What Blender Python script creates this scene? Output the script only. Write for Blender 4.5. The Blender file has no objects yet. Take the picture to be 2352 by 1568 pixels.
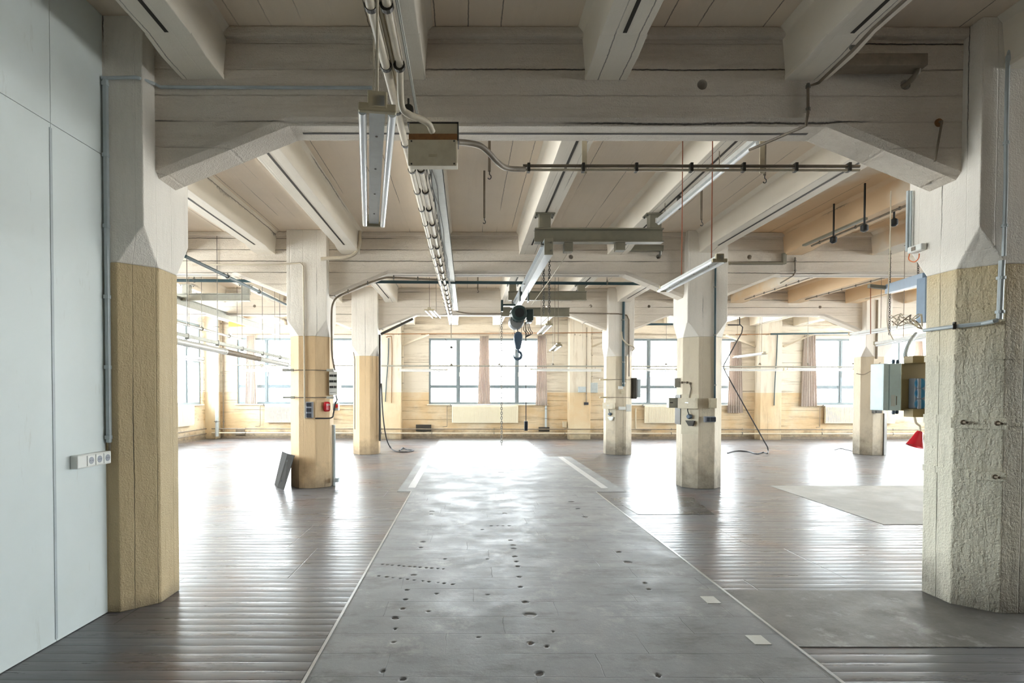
import bpy, bmesh, math, random
from mathutils import Vector, Matrix
random.seed(7)
SC = bpy.context.scene
C = SC.collection
PI = math.pi

# ------------------------------------------------------------------ camera
F, TH, PPX, HOR, ROLL, EYE = 1320.1, 0.0186, 1073.5, 900.9, 0.0015, 1.6
PPY = HOR + F * math.tan(TH)
cam_d = bpy.data.cameras.new('camera')
cam = bpy.data.objects.new('camera', cam_d); C.objects.link(cam)
cam_d.sensor_fit = 'HORIZONTAL'; cam_d.sensor_width = 36.0
cam_d.lens = F * 36.0 / 2352
cam_d.shift_x = (1176 - PPX) / 2352
cam_d.shift_y = (PPY - 784) / 2352
cam_d.clip_start = 0.05; cam_d.clip_end = 200
CR = Matrix.Rotation(PI / 2 - TH, 4, 'X') @ Matrix.Rotation(ROLL, 4, 'Z')
cam.matrix_world = Matrix.Translation((0, 0, EYE)) @ CR
SC.camera = cam

# ------------------------------------------------------------------ world, light, exposure
SC.view_settings.view_transform = 'Standard'
SC.view_settings.look = 'None'
SC.view_settings.exposure = 1.85
SC.view_settings.gamma = 1.0
SC.view_settings.use_curve_mapping = False
W = bpy.data.worlds.new('overcast_sky'); SC.world = W; W.use_nodes = True
SKY = 9.5
nt = W.node_tree; nt.nodes.clear()
_tc = nt.nodes.new('ShaderNodeTexCoord'); _sp = nt.nodes.new('ShaderNodeSeparateXYZ')
_rp = nt.nodes.new('ShaderNodeValToRGB'); _bg = nt.nodes.new('ShaderNodeBackground'); _wo = nt.nodes.new('ShaderNodeOutputWorld')
nt.links.new(_tc.outputs['Generated'], _sp.inputs[0]); nt.links.new(_sp.outputs['Z'], _rp.inputs[0])
_rp.color_ramp.elements[0].position = 0.0; _rp.color_ramp.elements[0].color = (.95, .94, .92, 1)
_rp.color_ramp.elements[1].position = 0.06; _rp.color_ramp.elements[1].color = (.90, .96, 1.0, 1)
_e = _rp.color_ramp.elements.new(0.6); _e.color = (1.0, 1.05, 1.12, 1)
nt.links.new(_rp.outputs[0], _bg.inputs[0]); _bg.inputs[1].default_value = SKY
nt.links.new(_bg.outputs[0], _wo.inputs[0])
cy = SC.cycles
cy.use_adaptive_sampling = True; cy.adaptive_threshold = .02
cy.max_bounces = 9; cy.diffuse_bounces = 7; cy.glossy_bounces = 4; cy.transmission_bounces = 4; cy.transparent_max_bounces = 8
cy.sample_clamp_indirect = 10.0
cy.caustics_reflective = True; cy.caustics_refractive = False

def portal(cx, cyy, cz, sx, sy, nrm):
    l = bpy.data.lights.new('window_daylight', 'AREA'); l.shape = 'RECTANGLE'; l.size = sx; l.size_y = sy
    l.cycles.is_portal = True
    o = bpy.data.objects.new('window_daylight', l); C.objects.link(o)
    o.location = (cx, cyy, cz); o.rotation_euler = Vector(nrm).to_track_quat('-Z', 'Z').to_euler()

# ------------------------------------------------------------------ layout constants
HC = 0.332                      # half column
OC = 0.195                      # octagon corner cut
ROWY = [4.14 + HC, 9.53 + HC, 14.71 + HC]
COLX = [[-2.653, 4.0], [-9.27, -2.66, 3.97, 10.6], [-9.27, -2.63, 3.93, 10.52]]
ZB, ZT, ZSOF, ZJ, ZC = 2.53, 2.80, 3.595, 3.94, 4.28
FARY, PILY, LEFTX, RIGHTX, BACKY = 19.9, 19.5, -8.9, 17.2, -8.0

def P(px, py, Y):
    """the point of the plane y=Y that lies behind a pixel of the photograph"""
    u, w = px - PPX, py - PPY
    c, s = math.cos(ROLL), math.sin(ROLL)
    d = CR.to_3x3() @ Vector(((u * c + w * s) / F, -(-u * s + w * c) / F, -1.0))
    return Vector((0, 0, EYE)) + d * (Y / d.y)
def PX(px, py, X):
    p = P(px, py, 1.0); d = p - Vector((0, 0, EYE))
    return Vector((0, 0, EYE)) + d * (X / d.x)
def PF(px, py, z=0.0):
    p = P(px, py, 1.0); d = p - Vector((0, 0, EYE))
    return Vector((0, 0, EYE)) + d * ((z - EYE) / d.z)

# ------------------------------------------------------------------ node helper
class NT:
    def __init__(s, name):
        s.m = bpy.data.materials.new(name); s.m.use_nodes = True
        s.t = s.m.node_tree; s.t.nodes.clear()
        s.out = s.t.nodes.new('ShaderNodeOutputMaterial')
        s.b = s.t.nodes.new('ShaderNodeBsdfPrincipled'); s.L(s.b.outputs[0], s.out.inputs[0])
        g = s.t.nodes.new('ShaderNodeNewGeometry'); s.pos = g.outputs['Position']; s.nor = g.outputs['Normal']
        x = s.t.nodes.new('ShaderNodeSeparateXYZ'); s.L(s.pos, x.inputs[0]); s.x, s.y, s.z = x.outputs
    def L(s, a, b): s.t.links.new(a, b)
    def put(s, v, inp):
        if isinstance(v, (int, float)): inp.default_value = v
        elif isinstance(v, (tuple, list)): inp.default_value = tuple(v) if len(inp.default_value) == len(v) else tuple(v) + (1,)
        else: s.L(v, inp)
    def math(s, op, a, b=0.0, c=0.0, clamp=False):
        n = s.t.nodes.new('ShaderNodeMath'); n.operation = op; n.use_clamp = clamp
        s.put(a, n.inputs[0]); s.put(b, n.inputs[1]); s.put(c, n.inputs[2]); return n.outputs[0]
    def vec(s, x, y, z):
        n = s.t.nodes.new('ShaderNodeCombineXYZ'); s.put(x, n.inputs[0]); s.put(y, n.inputs[1]); s.put(z, n.inputs[2]); return n.outputs[0]
    def noise(s, scale, detail=4, rough=.55, v=None, dist=0.0):
        n = s.t.nodes.new('ShaderNodeTexNoise'); n.inputs['Scale'].default_value = scale
        n.inputs['Detail'].default_value = detail; n.inputs['Roughness'].default_value = rough; n.inputs['Distortion'].default_value = dist
        s.L(v if v is not None else s.pos, n.inputs['Vector']); return n.outputs[0]
    def white(s, v):
        n = s.t.nodes.new('ShaderNodeTexWhiteNoise'); n.noise_dimensions = '1D'; s.put(v, n.inputs['W']); return n.outputs[0]
    def ramp(s, f, a, b):
        n = s.t.nodes.new('ShaderNodeMapRange'); n.clamp = True
        s.put(f, n.inputs[0]); n.inputs[1].default_value = a; n.inputs[2].default_value = b; return n.outputs[0]
    def mix(s, f, a, b, mode='MIX'):
        n = s.t.nodes.new('ShaderNodeMix'); n.data_type = 'RGBA'; n.blend_type = mode
        s.put(f, n.inputs[0]); s.put(a, n.inputs[6]); s.put(b, n.inputs[7]); return n.outputs[2]
    def bump(s, h, strength=.3, dist=.01, prev=None):
        n = s.t.nodes.new('ShaderNodeBump'); n.inputs['Strength'].default_value = strength; n.inputs['Distance'].default_value = dist
        s.put(h, n.inputs['Height'])
        if prev is not None: s.L(prev, n.inputs['Normal'])
        return n.outputs[0]
    def done(s, col, rough=.6, nrm=None, metal=0.0, spec=.5, coat=0.0):
        s.put(col, s.b.inputs['Base Color']); s.put(rough, s.b.inputs['Roughness']); s.put(metal, s.b.inputs['Metallic'])
        s.b.inputs['Specular IOR Level'].default_value = spec
        if nrm is not None: s.L(nrm, s.b.inputs['Normal'])
        return s.m

def srgb(r, g, b):
    f = lambda c: ((c / 255 + .055) / 1.055) ** 2.4 if c > 10 else c / 255 / 12.92
    return (f(r), f(g), f(b), 1)

def concrete(name, col, axis, dirt=.25, dcol=(120, 105, 85), spacing=.17, bump=.5, low=None, stain=None, split=None, fine=90, gapt=.52, top=None):
    """painted board-marked concrete; axis = the coordinate across the boards ('z','x','v')"""
    n = NT(name)
    wob = n.math('ADD', n.math('MULTIPLY', n.math('SUBTRACT', n.noise(1.3, 2), .5), .02), n.math('MULTIPLY', n.math('SUBTRACT', n.noise(22, 4, .7), .5), .014))
    if axis == 'z': co = n.z
    elif axis == 'x': co = n.x
    else: co = n.math('ADD', n.x, n.y)
    t = n.math('DIVIDE', n.math('ADD', co, wob), spacing)
    fr = n.math('FRACT', t); idn = n.white(n.math('FLOOR', t))
    if axis == 'z': sv = n.vec(n.math('MULTIPLY', n.x, .25), n.y, n.math('MULTIPLY', n.z, 3))
    elif axis == 'x': sv = n.vec(n.math('MULTIPLY', n.x, 3), n.math('MULTIPLY', n.y, .3), n.z)
    else: sv = n.vec(n.math('MULTIPLY', n.x, 2), n.math('MULTIPLY', n.y, 2), n.math('MULTIPLY', n.z, .4))
    grain = n.noise(6, 6, .65, sv)
    fin = n.noise(fine, 3, .6); mid = n.noise(14, 5, .6)
    edge = n.ramp(n.math('ABSOLUTE', n.math('SUBTRACT', fr, .5)), .5 - .006 / spacing, .5)       # thin joint line
    gap = n.math('MULTIPLY', edge, n.ramp(n.noise(1.1, 3, .5, sv), gapt, gapt + .05))                       # only here and there
    h = n.math('ADD', n.math('MULTIPLY', idn, .35), n.math('MULTIPLY', grain, .6))
    h = n.math('ADD', h, n.math('MULTIPLY', fin, .34)); h = n.math('ADD', h, n.math('MULTIPLY', mid, .3))
    h = n.math('SUBTRACT', h, n.math('MULTIPLY', gap, 1.6))
    h = n.math('SUBTRACT', h, n.math('MULTIPLY', edge, .25))
    nr = n.bump(h, min(1, bump), .012 * max(1, bump * 2.2))
    c = srgb(*col)
    c = n.mix(n.math('MULTIPLY', n.ramp(n.noise(1.3, 5, .6), .3, .75), .5), c, srgb(*[int(v * .93) for v in col]))
    if split:
        zz = n.math('ADD', n.z, n.math('MULTIPLY', n.math('SUBTRACT', n.noise(9, 2), .5), .01))
        f = n.math('LESS_THAN', zz, split[0])
        lowc = n.mix(n.ramp(n.noise(1.0, 4, .6), .4, .62), srgb(*split[1]), srgb(*split[2]))
        c = n.mix(f, c, lowc)
    if top:        # less faded paint near the head
        c = n.mix(n.ramp(n.math('ADD', n.z, n.math('MULTIPLY', n.math('SUBTRACT', n.noise(1.6, 4), .5), 1.0)), 1.7, 2.6), c, srgb(*top))
    for (sx, sy, sr, sc) in (stain or ()):      # ochre stain on the slab
        d = n.t.nodes.new('ShaderNodeVectorMath'); d.operation = 'DISTANCE'
        n.L(n.vec(n.x, n.math('MULTIPLY', n.y, .55), 0), d.inputs[0]); d.inputs[1].default_value = (sx, sy * .55, 0)
        dd = n.math('ADD', d.outputs['Value'], n.math('MULTIPLY', n.math('SUBTRACT', n.noise(1.2, 3), .5), 1.2))
        c = n.mix(n.math('MULTIPLY', n.ramp(dd, sr, sr - .25), .62), c, srgb(*sc))
    dm = n.math('MULTIPLY', n.ramp(n.noise(2.6, 8, .7, sv), .52, .72), dirt)
    c = n.mix(dm, c, srgb(*dcol))
    if low:        # dirt climbing from the floor
        zl, amt = low
        lm = n.math('MULTIPLY', n.ramp(n.math('ADD', n.z, n.math('MULTIPLY', n.noise(3.5, 6, .7), zl * 1.6)), zl * 1.75, zl * .8), amt)
        c = n.mix(lm, c, srgb(78, 72, 64))
    c = n.mix(n.math('MULTIPLY', gap, .85), c, srgb(60, 50, 42))
    return n.done(c, .62, nr, spec=.35)

def plain(name, col, rough=.5, metal=0.0, bump=0.0, dirt=0.0, dcol=(90, 75, 60), scale=8):
    n = NT(name); c = srgb(*col)
    if dirt: c = n.mix(n.math('MULTIPLY', n.ramp(n.noise(scale, 6, .7), .45, .7), dirt), c, srgb(*dcol))
    nr = n.bump(n.noise(scale * 6, 3), bump, .004) if bump else None
    return n.done(c, rough, nr, metal)

M = {}
STAIN = [(5.7, 8.7, 1.25, (216, 172, 112)), (9.0, 14.0, 2.5, (226, 188, 132))]
M['beam'] = concrete('painted_beam_concrete', (222, 213, 200), 'z', .30, (165, 150, 130), .19, 1.0  )
M['joist'] = concrete('painted_joist_concrete', (232, 224, 210), 'x', .15, (175, 160, 140), .16, .35, stain=STAIN)
M['slab'] = concrete('painted_slab_concrete', (236, 221, 202), 'x', .15, (196, 176, 150), .24, .3, stain=STAIN)
M['capital'] = concrete('white_column_paint', (228, 223, 214), 'v', .18, (150, 140, 125), .22, .7, gapt=.6)
M['ochre'] = concrete('ochre_column_paint', (196, 176, 138), 'v', .22, (140, 118, 86), .22, .9, low=(.12, .5), gapt=.58)
M['ochre_mid'] = concrete('worn_ochre_column_paint', (218, 190, 150), 'v', .3, (160, 124, 88), .22, .7, low=(.45, .6), gapt=.6)
M['beige'] = concrete('beige_column_paint', (208, 196, 174), 'v', .35, (136, 120, 100), .22, .7, low=(.75, .75), gapt=.6)
M['cream'] = concrete('cream_column_paint', (224, 219, 200), 'v', .4, (128, 128, 112), .22, 1.3, low=(.4, .7), fine=60, gapt=.57, top=(206, 186, 146))
M['far_wall'] = concrete('two_tone_wall_paint', (214, 207, 193), 'z', .85, (124, 108, 88), .33, .9, low=(.34, .9), split=(1.6, (204, 178, 140), (212, 198, 172)))
M['side_wall'] = M['far_wall']
M['pilaster'] = concrete('pilaster_paint', (214, 207, 192), 'v', .4, (150, 130, 105), .3, .45, low=(.3, .6), split=(1.6, (208, 194, 164), (204, 180, 144)))
def white_panel():
    n = NT('white_panel_paint')
    c = n.mix(n.math('MULTIPLY', n.ramp(n.noise(1.4, 6, .6), .45, .75), .25), srgb(214, 222, 222), srgb(186, 192, 186))
    sv = n.vec(n.math('MULTIPLY', n.x, 3), n.math('MULTIPLY', n.y, 3), n.math('MULTIPLY', n.z, .6))
    c = n.mix(n.math('MULTIPLY', n.ramp(n.noise(3, 7, .7, sv), .62, .72), .35), c, srgb(160, 158, 146))
    return n.done(c, .45, n.bump(n.noise(160, 2), .05, .002), spec=.4)
M['panel'] = white_panel()
M['dark_back'] = concrete('bounce_cutting_dark_wall', (96, 88, 78), 'z', .3)  # unseen back wall, darkened to cut light bouncing onto the near beam
M['gap'] = plain('seam_shadow_gap', (70, 66, 60), .9)
M['steel'] = plain('dull_steel', (120, 118, 112), .4, .8, .1, .3)
M['galv'] = plain('galvanised_steel', (168, 174, 178), .4, .8, .08, .25, (150, 155, 155), 14)
M['galv_dull'] = plain('weathered_galvanised_steel', (165, 166, 158), .5, .4, .08, .3, (120, 118, 108), 10)
M['crane_grey'] = plain('olive_grey_crane_paint', (132, 128, 112), .5, 0, .05, .25, (90, 82, 68), 6)
M['black'] = plain('black_plastic', (32, 34, 36), .5)
M['hoist'] = plain('dark_green_hoist_paint', (46, 64, 64), .35, 0, .05, .2, (20, 22, 22))
M['hook_blue'] = plain('grey_blue_hook_paint', (70, 90, 110), .4, 0, .05, .2)
M['cable'] = plain('black_cable_rubber', (42, 42, 44), .6)
M['pipe_green'] = plain('dark_green_pipe_paint', (38, 66, 74), .45)
M['conduit_beige'] = plain('beige_conduit', (196, 186, 166), .45, 0, .05, .3, (140, 125, 100))
M['conduit_grey'] = plain('grey_plastic_conduit', (176, 186, 190), .4, 0, 0, .15)
M['conduit_dark'] = plain('dirty_conduit', (128, 116, 100), .5, 0, .05, .5, (70, 58, 45))
M['box_beige'] = plain('beige_enclosure', (200, 190, 166), .45, 0, .04, .3, (150, 132, 100), 9)
M['rust'] = plain('rusty_metal', (140, 96, 52), .7, 0, .2, .5, (80, 52, 30), 20)
M['lamp_body'] = plain('lamp_housing_enamel', (206, 208, 206), .35, .1, 0, .15)
M['lamp_cap'] = plain('yellowed_lamp_cap', (188, 176, 146), .5, 0, 0, .2)
M['socket_white'] = plain('white_socket_plastic', (224, 226, 222), .3)
M['socket_grey'] = plain('grey_socket_plastic', (150, 155, 165), .35)
M['dark_face'] = plain('dark_socket_face', (48, 52, 62), .4)
M['blue'] = plain('blue_socket_lid', (40, 120, 160), .35)
M['panel_blue'] = plain('pale_blue_enclosure', (206, 224, 228), .35, 0, 0, .15)
M['red'] = plain('red_enamel', (205, 32, 45), .25)
M['orange'] = plain('orange_paint', (236, 120, 52), .45)
M['radiator'] = plain('radiator_enamel', (232, 226, 206), .35, 0, 0, .12, (200, 185, 150))
M['win_frame'] = plain('grey_window_frame', (112, 126, 134), .45, 0, .03, .3, (130, 130, 125))
M['sill'] = plain('window_sill_paint', (225, 215, 195), .5, 0, .05, .3)
M['dark_slot'] = plain('dark_anchor_channel', (58, 52, 46), .6, .3)
M['tin'] = plain('zinc_plate', (205, 208, 206), .35, .35, .03, .15, (150, 150, 145), 20)
M['strip'] = plain('floor_edge_strip', (190, 192, 194), .3, .6, .05, .2)
M['tape'] = plain('white_floor_line', (200, 203, 206), .4, 0, .03, .35, (150, 150, 150), 12)
M['dark_rust'] = plain('dark_rusted_sheet', (30, 29, 24), .9, 0, .05, .4, (48, 38, 28), 12)
M['brown_board'] = plain('olive_mounting_board', (140, 120, 78), .5, 0, .03, .2)
M['duct_blue'] = plain('blue_grey_duct_paint', (128, 150, 172), .45, 0, .02, .15)
M['rope'] = plain('red_brown_cord', (150, 80, 50), .8)
M['dark_steel'] = plain('dark_oily_steel', (58, 54, 47), .5, .15, .05, .4, (40, 36, 30), 12)
def curtain_mat():
    n = NT('pink_brown_curtain_cloth')
    c = n.mix(n.noise(20, 3), srgb(204, 195, 188), srgb(180, 168, 160))
    n.done(c, .85, n.bump(n.noise(200, 2), .1, .002), spec=.1)
    tr = n.t.nodes.new('ShaderNodeBsdfTranslucent'); n.L(c, tr.inputs[0])
    mx = n.t.nodes.new('ShaderNodeMixShader'); mx.inputs[0].default_value = .3
    n.L(n.b.outputs[0], mx.inputs[1]); n.L(tr.outputs[0], mx.inputs[2]); n.L(mx.outputs[0], n.out.inputs[0])
    return n.m
M['curtain'] = curtain_mat()
def glass_mat():
    n = NT('window_glass')
    t = n.t.nodes.new('ShaderNodeBsdfTransparent'); t.inputs[0].default_value = (.96, .98, .98, 1)
    g = n.t.nodes.new('ShaderNodeBsdfGlossy'); g.inputs['Roughness'].default_value = .02
    lw = n.t.nodes.new('ShaderNodeLayerWeight'); f = n.t.nodes.new('ShaderNodeMath'); f.operation = 'MULTIPLY_ADD'
    pw = n.t.nodes.new('ShaderNodeMath'); pw.operation = 'POWER'; n.L(lw.outputs['Facing'], pw.inputs[0]); pw.inputs[1].default_value = 5
    n.L(pw.outputs[0], f.inputs[0]); f.inputs[1].default_value = .9; f.inputs[2].default_value = .04
    mx = n.t.nodes.new('ShaderNodeMixShader')
    n.L(f.outputs[0], mx.inputs[0]); n.L(t.outputs[0], mx.inputs[1]); n.L(g.outputs[0], mx.inputs[2]); n.L(mx.outputs[0], n.out.inputs[0])
    return n.m
M['glass'] = glass_mat()
def tube_mat():
    n = NT('unlit_fluorescent_tube'); return n.done(srgb(236, 240, 244), .12, spec=.7)
M['tube'] = tube_mat()

def planks():
    n = NT('worn_floor_planks')
    w = .109
    wob = n.math('MULTIPLY', n.math('SUBTRACT', n.noise(1.5, 2), .5), .012)
    t = n.math('DIVIDE', n.math('ADD', n.y, wob), w); fr = n.math('FRACT', t); row = n.math('FLOOR', t); rnd = n.white(row)
    e = n.ramp(n.math('ABSOLUTE', n.math('SUBTRACT', fr, .5)), .462, .497)
    lx = n.math('ADD', n.math('DIVIDE', n.x, 3.1), n.math('MULTIPLY', rnd, 0.0))
    # butt joints shared by groups of boards
    grp = n.white(n.math('FLOOR', n.math('DIVIDE', row, 9)))
    fx = n.math('FRACT', n.math('ADD', n.math('DIVIDE', n.x, 2.4), n.math('MULTIPLY', grp, 3)))
    ex = n.ramp(n.math('ABSOLUTE', n.math('SUBTRACT', fx, .5)), .4975, .4995)
    sv = n.vec(n.math('MULTIPLY', n.x, .5), n.math('MULTIPLY', n.y, 6), 0)
    g = n.noise(7, 7, .68, sv); big = n.noise(.55, 4, .55); med = n.noise(2.2, 6, .65)
    c = n.mix(n.ramp(big, .38, .62), srgb(106, 106, 109), srgb(118, 122, 129))
    c = n.mix(n.math('MULTIPLY', n.ramp(n.noise(.8, 4), .52, .68), .5), c, srgb(140, 106, 90))
    c = n.mix(n.math('MULTIPLY', rnd, .35), c, srgb(78, 72, 70))
    c = n.mix(n.math('MULTIPLY', n.ramp(g, .45, .75), .45), c, srgb(66, 60, 58))
    c = n.mix(n.math('MULTIPLY', n.ramp(med, .6, .75), .4), c, srgb(150, 148, 146))
    c = n.mix(n.math('MAXIMUM', n.math('MULTIPLY', e, .75), n.math('MULTIPLY', ex, .8)), c, srgb(34, 30, 28))
    cup = n.math('MULTIPLY', n.math('POWER', n.math('MULTIPLY', n.math('ABSOLUTE', n.math('SUBTRACT', fr, .5)), 2), 2.0), -.7)
    h = n.math('ADD', cup, n.math('MULTIPLY', g, .35)); h = n.math('ADD', h, n.math('MULTIPLY', rnd, .25))
    h = n.math('SUBTRACT', h, n.math('MULTIPLY', n.math('MAXIMUM', e, ex), .9))
    r = n.math('ADD', .2, n.math('MULTIPLY', n.ramp(n.noise(1.7, 6, .7, sv), .3, .75), .32))
    return n.done(c, r, n.bump(h, .4, .0045), spec=.45)
M['planks'] = planks()
def slabs(name, a, b, dark, rough, scale_y=.29, hole=False, seam=True, blot=.5):
    n = NT(name)
    row = n.math('FLOOR', n.math('DIVIDE', n.y, scale_y)); fy = n.math('FRACT', n.math('DIVIDE', n.y, scale_y))
    off = n.white(row)
    wob = n.math('MULTIPLY', n.math('SUBTRACT', n.noise(4, 3), .5), .03)
    fx = n.math('FRACT', n.math('ADD', n.math('ADD', n.math('DIVIDE', n.x, 1.25), off), wob))
    fyw = n.math('ADD', fy, wob)
    ey = n.ramp(n.math('ABSOLUTE', n.math('SUBTRACT', n.math('FRACT', fyw), .5)), .486, .499)
    ex = n.ramp(n.math('ABSOLUTE', n.math('SUBTRACT', fx, .5)), .4965, .4995)
    e = n.math('MULTIPLY', n.math('MAXIMUM', ey, ex), n.ramp(n.noise(1.6, 3), .35, .6))
    c = n.mix(n.ramp(n.noise(.9, 7, .65), .35, .65), srgb(*a), srgb(*b))
    sv = n.vec(n.math('MULTIPLY', n.x, .7), n.math('MULTIPLY', n.y, 1.6), 0)
    c = n.mix(n.math('MULTIPLY', n.ramp(n.noise(2.4, 9, .72, sv), .5, .72), blot), c, srgb(*dark))
    c = n.mix(n.math('MULTIPLY', n.ramp(n.noise(3.1, 9, .75, n.vec(n.y, n.x, 3.0)), .56, .68), .5), c, srgb(186, 186, 184))
    sp = n.noise(150, 3, .7)
    c = n.mix(n.math('MULTIPLY', n.ramp(sp, .5, .75), .3), c, srgb(70, 68, 66))
    if seam: c = n.mix(n.math('MULTIPLY', e, .8), c, srgb(52, 48, 46))
    h = n.math('ADD', n.math('MULTIPLY', n.noise(30, 6, .7), .5), n.math('MULTIPLY', n.noise(5, 4), .6))
    if seam: h = n.math('SUBTRACT', h, n.math('MULTIPLY', e, .6))
    if hole:
        a_ = n.t.nodes.new('ShaderNodeAttribute'); a_.attribute_name = 'dirt'
        c = n.mix(a_.outputs['Fac'], c, srgb(26, 23, 21))
    r = n.math('ADD', rough - .06, n.math('MULTIPLY', n.ramp(n.noise(2.0, 8, .75), .3, .7), .34))
    return n.done(c, r, n.bump(h, .5, .006), spec=.5)
M['strip_slab'] = slabs('worn_grey_floor_slabs', (150, 153, 156), (128, 130, 132), (80, 75, 70), .42, hole=True, blot=.7)
M['far_slab'] = slabs('smooth_grey_floor_slab', (150, 154, 156), (128, 130, 132), (102, 98, 92), .46, seam=False)
M['patch'] = slabs('pale_screed_patch', (176, 176, 170), (158, 158, 154), (138, 136, 130), .5, seam=False, blot=.35)
M['patch_dark'] = slabs('grey_screed_patch', (116, 114, 110), (100, 98, 96), (78, 76, 74), .38, seam=False)
M['patch_rough'] = slabs('rough_black_patch', (84, 84, 84), (66, 64, 64), (40, 38, 38), .18, seam=False, blot=.8)

# ------------------------------------------------------------------ mesh helpers
def NB(): return bmesh.new()
def box(bm, x0, x1, y0, y1, z0, z1, mat=None):
    vs = [bm.verts.new((x, y, z)) for x in (x0, x1) for y in (y0, y1) for z in (z0, z1)]
    if mat is not None:
        for v in vs: v.co = mat @ v.co
    for f in ((0, 1, 3, 2), (4, 6, 7, 5), (0, 4, 5, 1), (2, 3, 7, 6), (0, 2, 6, 4), (1, 5, 7, 3)):
        bm.faces.new([vs[i] for i in f])
    return vs
def frame_of(d, up=(0, 0, 1)):
    d = d.normalized(); u = Vector(up)
    if abs(d.dot(u)) > .98: u = Vector((0, 1, 0))
    s = d.cross(u).normalized(); return d, s, s.cross(d).normalized()
def bar(bm, p0, p1, w, h, up=(0, 0, 1), dz=0.0, ds=0.0):
    """box beam from p0 to p1, w across, h along up"""
    p0, p1 = Vector(p0), Vector(p1); d, s, u = frame_of(p1 - p0, up)
    m = Matrix((s, d, u)).transposed().to_4x4(); m.translation = p0 + u * dz + s * ds
    box(bm, -w / 2, w / 2, 0, (p1 - p0).length, -h / 2, h / 2, m)
def ring(bm, c, s, u, r, seg, sy=1.0):
    return [bm.verts.new(c + s * (r * math.cos(2 * PI * i / seg)) + u * (r * sy * math.sin(2 * PI * i / seg))) for i in range(seg)]
def skin(bm, rings, cap=True):
    for a, b in zip(rings, rings[1:]):
        n = len(a)
        for i in range(n): bm.faces.new((a[i], a[(i + 1) % n], b[(i + 1) % n], b[i]))
    if cap:
        bm.faces.new(rings[0][::-1]); bm.faces.new(rings[-1])
def tube(bm, pts, r, seg=10, closed=False):
    pts = [Vector(p) for p in pts]; rs = r if isinstance(r, (list, tuple)) else [r] * len(pts)
    d0, s, u = frame_of(pts[1] - pts[0]); rings = []
    for i, p in enumerate(pts):
        a = pts[max(i - 1, 0)]; b = pts[min(i + 1, len(pts) - 1)]
        t = (b - a).normalized(); s = (s - t * s.dot(t)).normalized(); u = s.cross(t)
        rings.append(ring(bm, p, s, u, rs[i], seg))
    skin(bm, rings)
def smooth(pts, n=8):
    """catmull-rom through the points"""
    p = [Vector(q) for q in pts]; p = [p[0] * 2 - p[1]] + p + [p[-1] * 2 - p[-2]]; o = []
    for i in range(1, len(p) - 2):
        for k in range(n):
            t = k / n; a, b, c, d = p[i - 1:i + 3]
            o.append(.5 * ((2 * b) + (c - a) * t + (2 * a - 5 * b + 4 * c - d) * t * t + (3 * b - a - 3 * c + d) * t ** 3))
    o.append(p[-2]); return o
def lathe(bm, prof, base, axis, seg=20):
    """prof = [(radius, distance along axis)]"""
    d, s, u = frame_of(Vector(axis)); base = Vector(base)
    skin(bm, [ring(bm, base + d * h, s, u, max(r, 1e-4), seg) for r, h in prof])
def prism(bm, poly, a, b, plane='xz'):
    f = {'xz': lambda p, t: (p[0], t, p[1]), 'yz': lambda p, t: (t, p[0], p[1]), 'xy': lambda p, t: (p[0], p[1], t)}[plane]
    A = [bm.verts.new(f(p, a)) for p in poly]; B = [bm.verts.new(f(p, b)) for p in poly]
    bm.faces.new(A); bm.faces.new(B[::-1]); n = len(poly)
    for i in range(n): bm.faces.new((A[i], B[i], B[(i + 1) % n], A[(i + 1) % n]))

def mk(name, bm, mat, parent=None, loc=(0, 0, 0), shade=False, bevel=0.0):
    loc = Vector(loc)
    bmesh.ops.recalc_face_normals(bm, faces=bm.faces)
    bmesh.ops.translate(bm, verts=bm.verts, vec=-loc)
    me = bpy.data.meshes.new(name); bm.to_mesh(me); bm.free()
    me.materials.append(mat)
    if shade:
        for p in me.polygons: p.use_smooth = True
        try: me.set_sharp_from_angle(angle=math.radians(40))
        except Exception: pass
    o = bpy.data.objects.new(name, me); C.objects.link(o)
    if bevel:
        b = o.modifiers.new('bevel', 'BEVEL'); b.width = bevel; b.segments = 2; b.limit_method = 'ANGLE'; b.angle_limit = math.radians(25)
    return o
def tag(o, label, cat, group=None, kind=None):
    if label: o['label'] = label
    if cat: o['category'] = cat
    if group: o['group'] = group
    if kind: o['kind'] = kind
    return o
def struct(name, bm, mat, **k):
    o = mk(name, bm, mat, **k); o['kind'] = 'structure'; return o
def thing(name, label, cat, loc, group=None):
    o = bpy.data.objects.new(name, None); C.objects.link(o); o.location = loc; o.empty_display_size = .1
    return tag(o, label, cat, group)
def part(name, bm, mat, t, shade=False, bevel=0.0, label=None):
    o = mk(name, bm, mat, loc=root_loc(t), shade=shade, bevel=bevel); o.parent = t
    if label: o['label'] = label
    return o
def root_loc(t):
    v = Vector((0, 0, 0))
    while t is not None: v += Vector(t.location); t = t.parent
    return v
def solo(name, bm, mat, label, cat, loc, group=None, shade=False, bevel=0.0):
    o = mk(name, bm, mat, loc=loc, shade=shade, bevel=bevel); o.location = loc
    return tag(o, label, cat, group)
def dup(t, loc, label=None, group=None):
    r = t.copy(); C.objects.link(r); r.location = loc
    if label: r['label'] = label
    if group: r['group'] = group
    for ch in list(t.children):
        c = ch.copy(); C.objects.link(c); c.parent = r
        for g in list(ch.children):
            d = g.copy(); C.objects.link(d); d.parent = c
    return r

# ================================================================== THE SETTING
# ---- floor
bm = NB(); box(bm, LEFTX - .4, RIGHTX + .4, BACKY - .4, FARY + .3, -.25, 0); struct('floor', bm, M['planks'])
SX0, SX1 = -.90, 2.07
YS0, YS1, YS2 = -3.0, 9.22, 14.3
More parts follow.
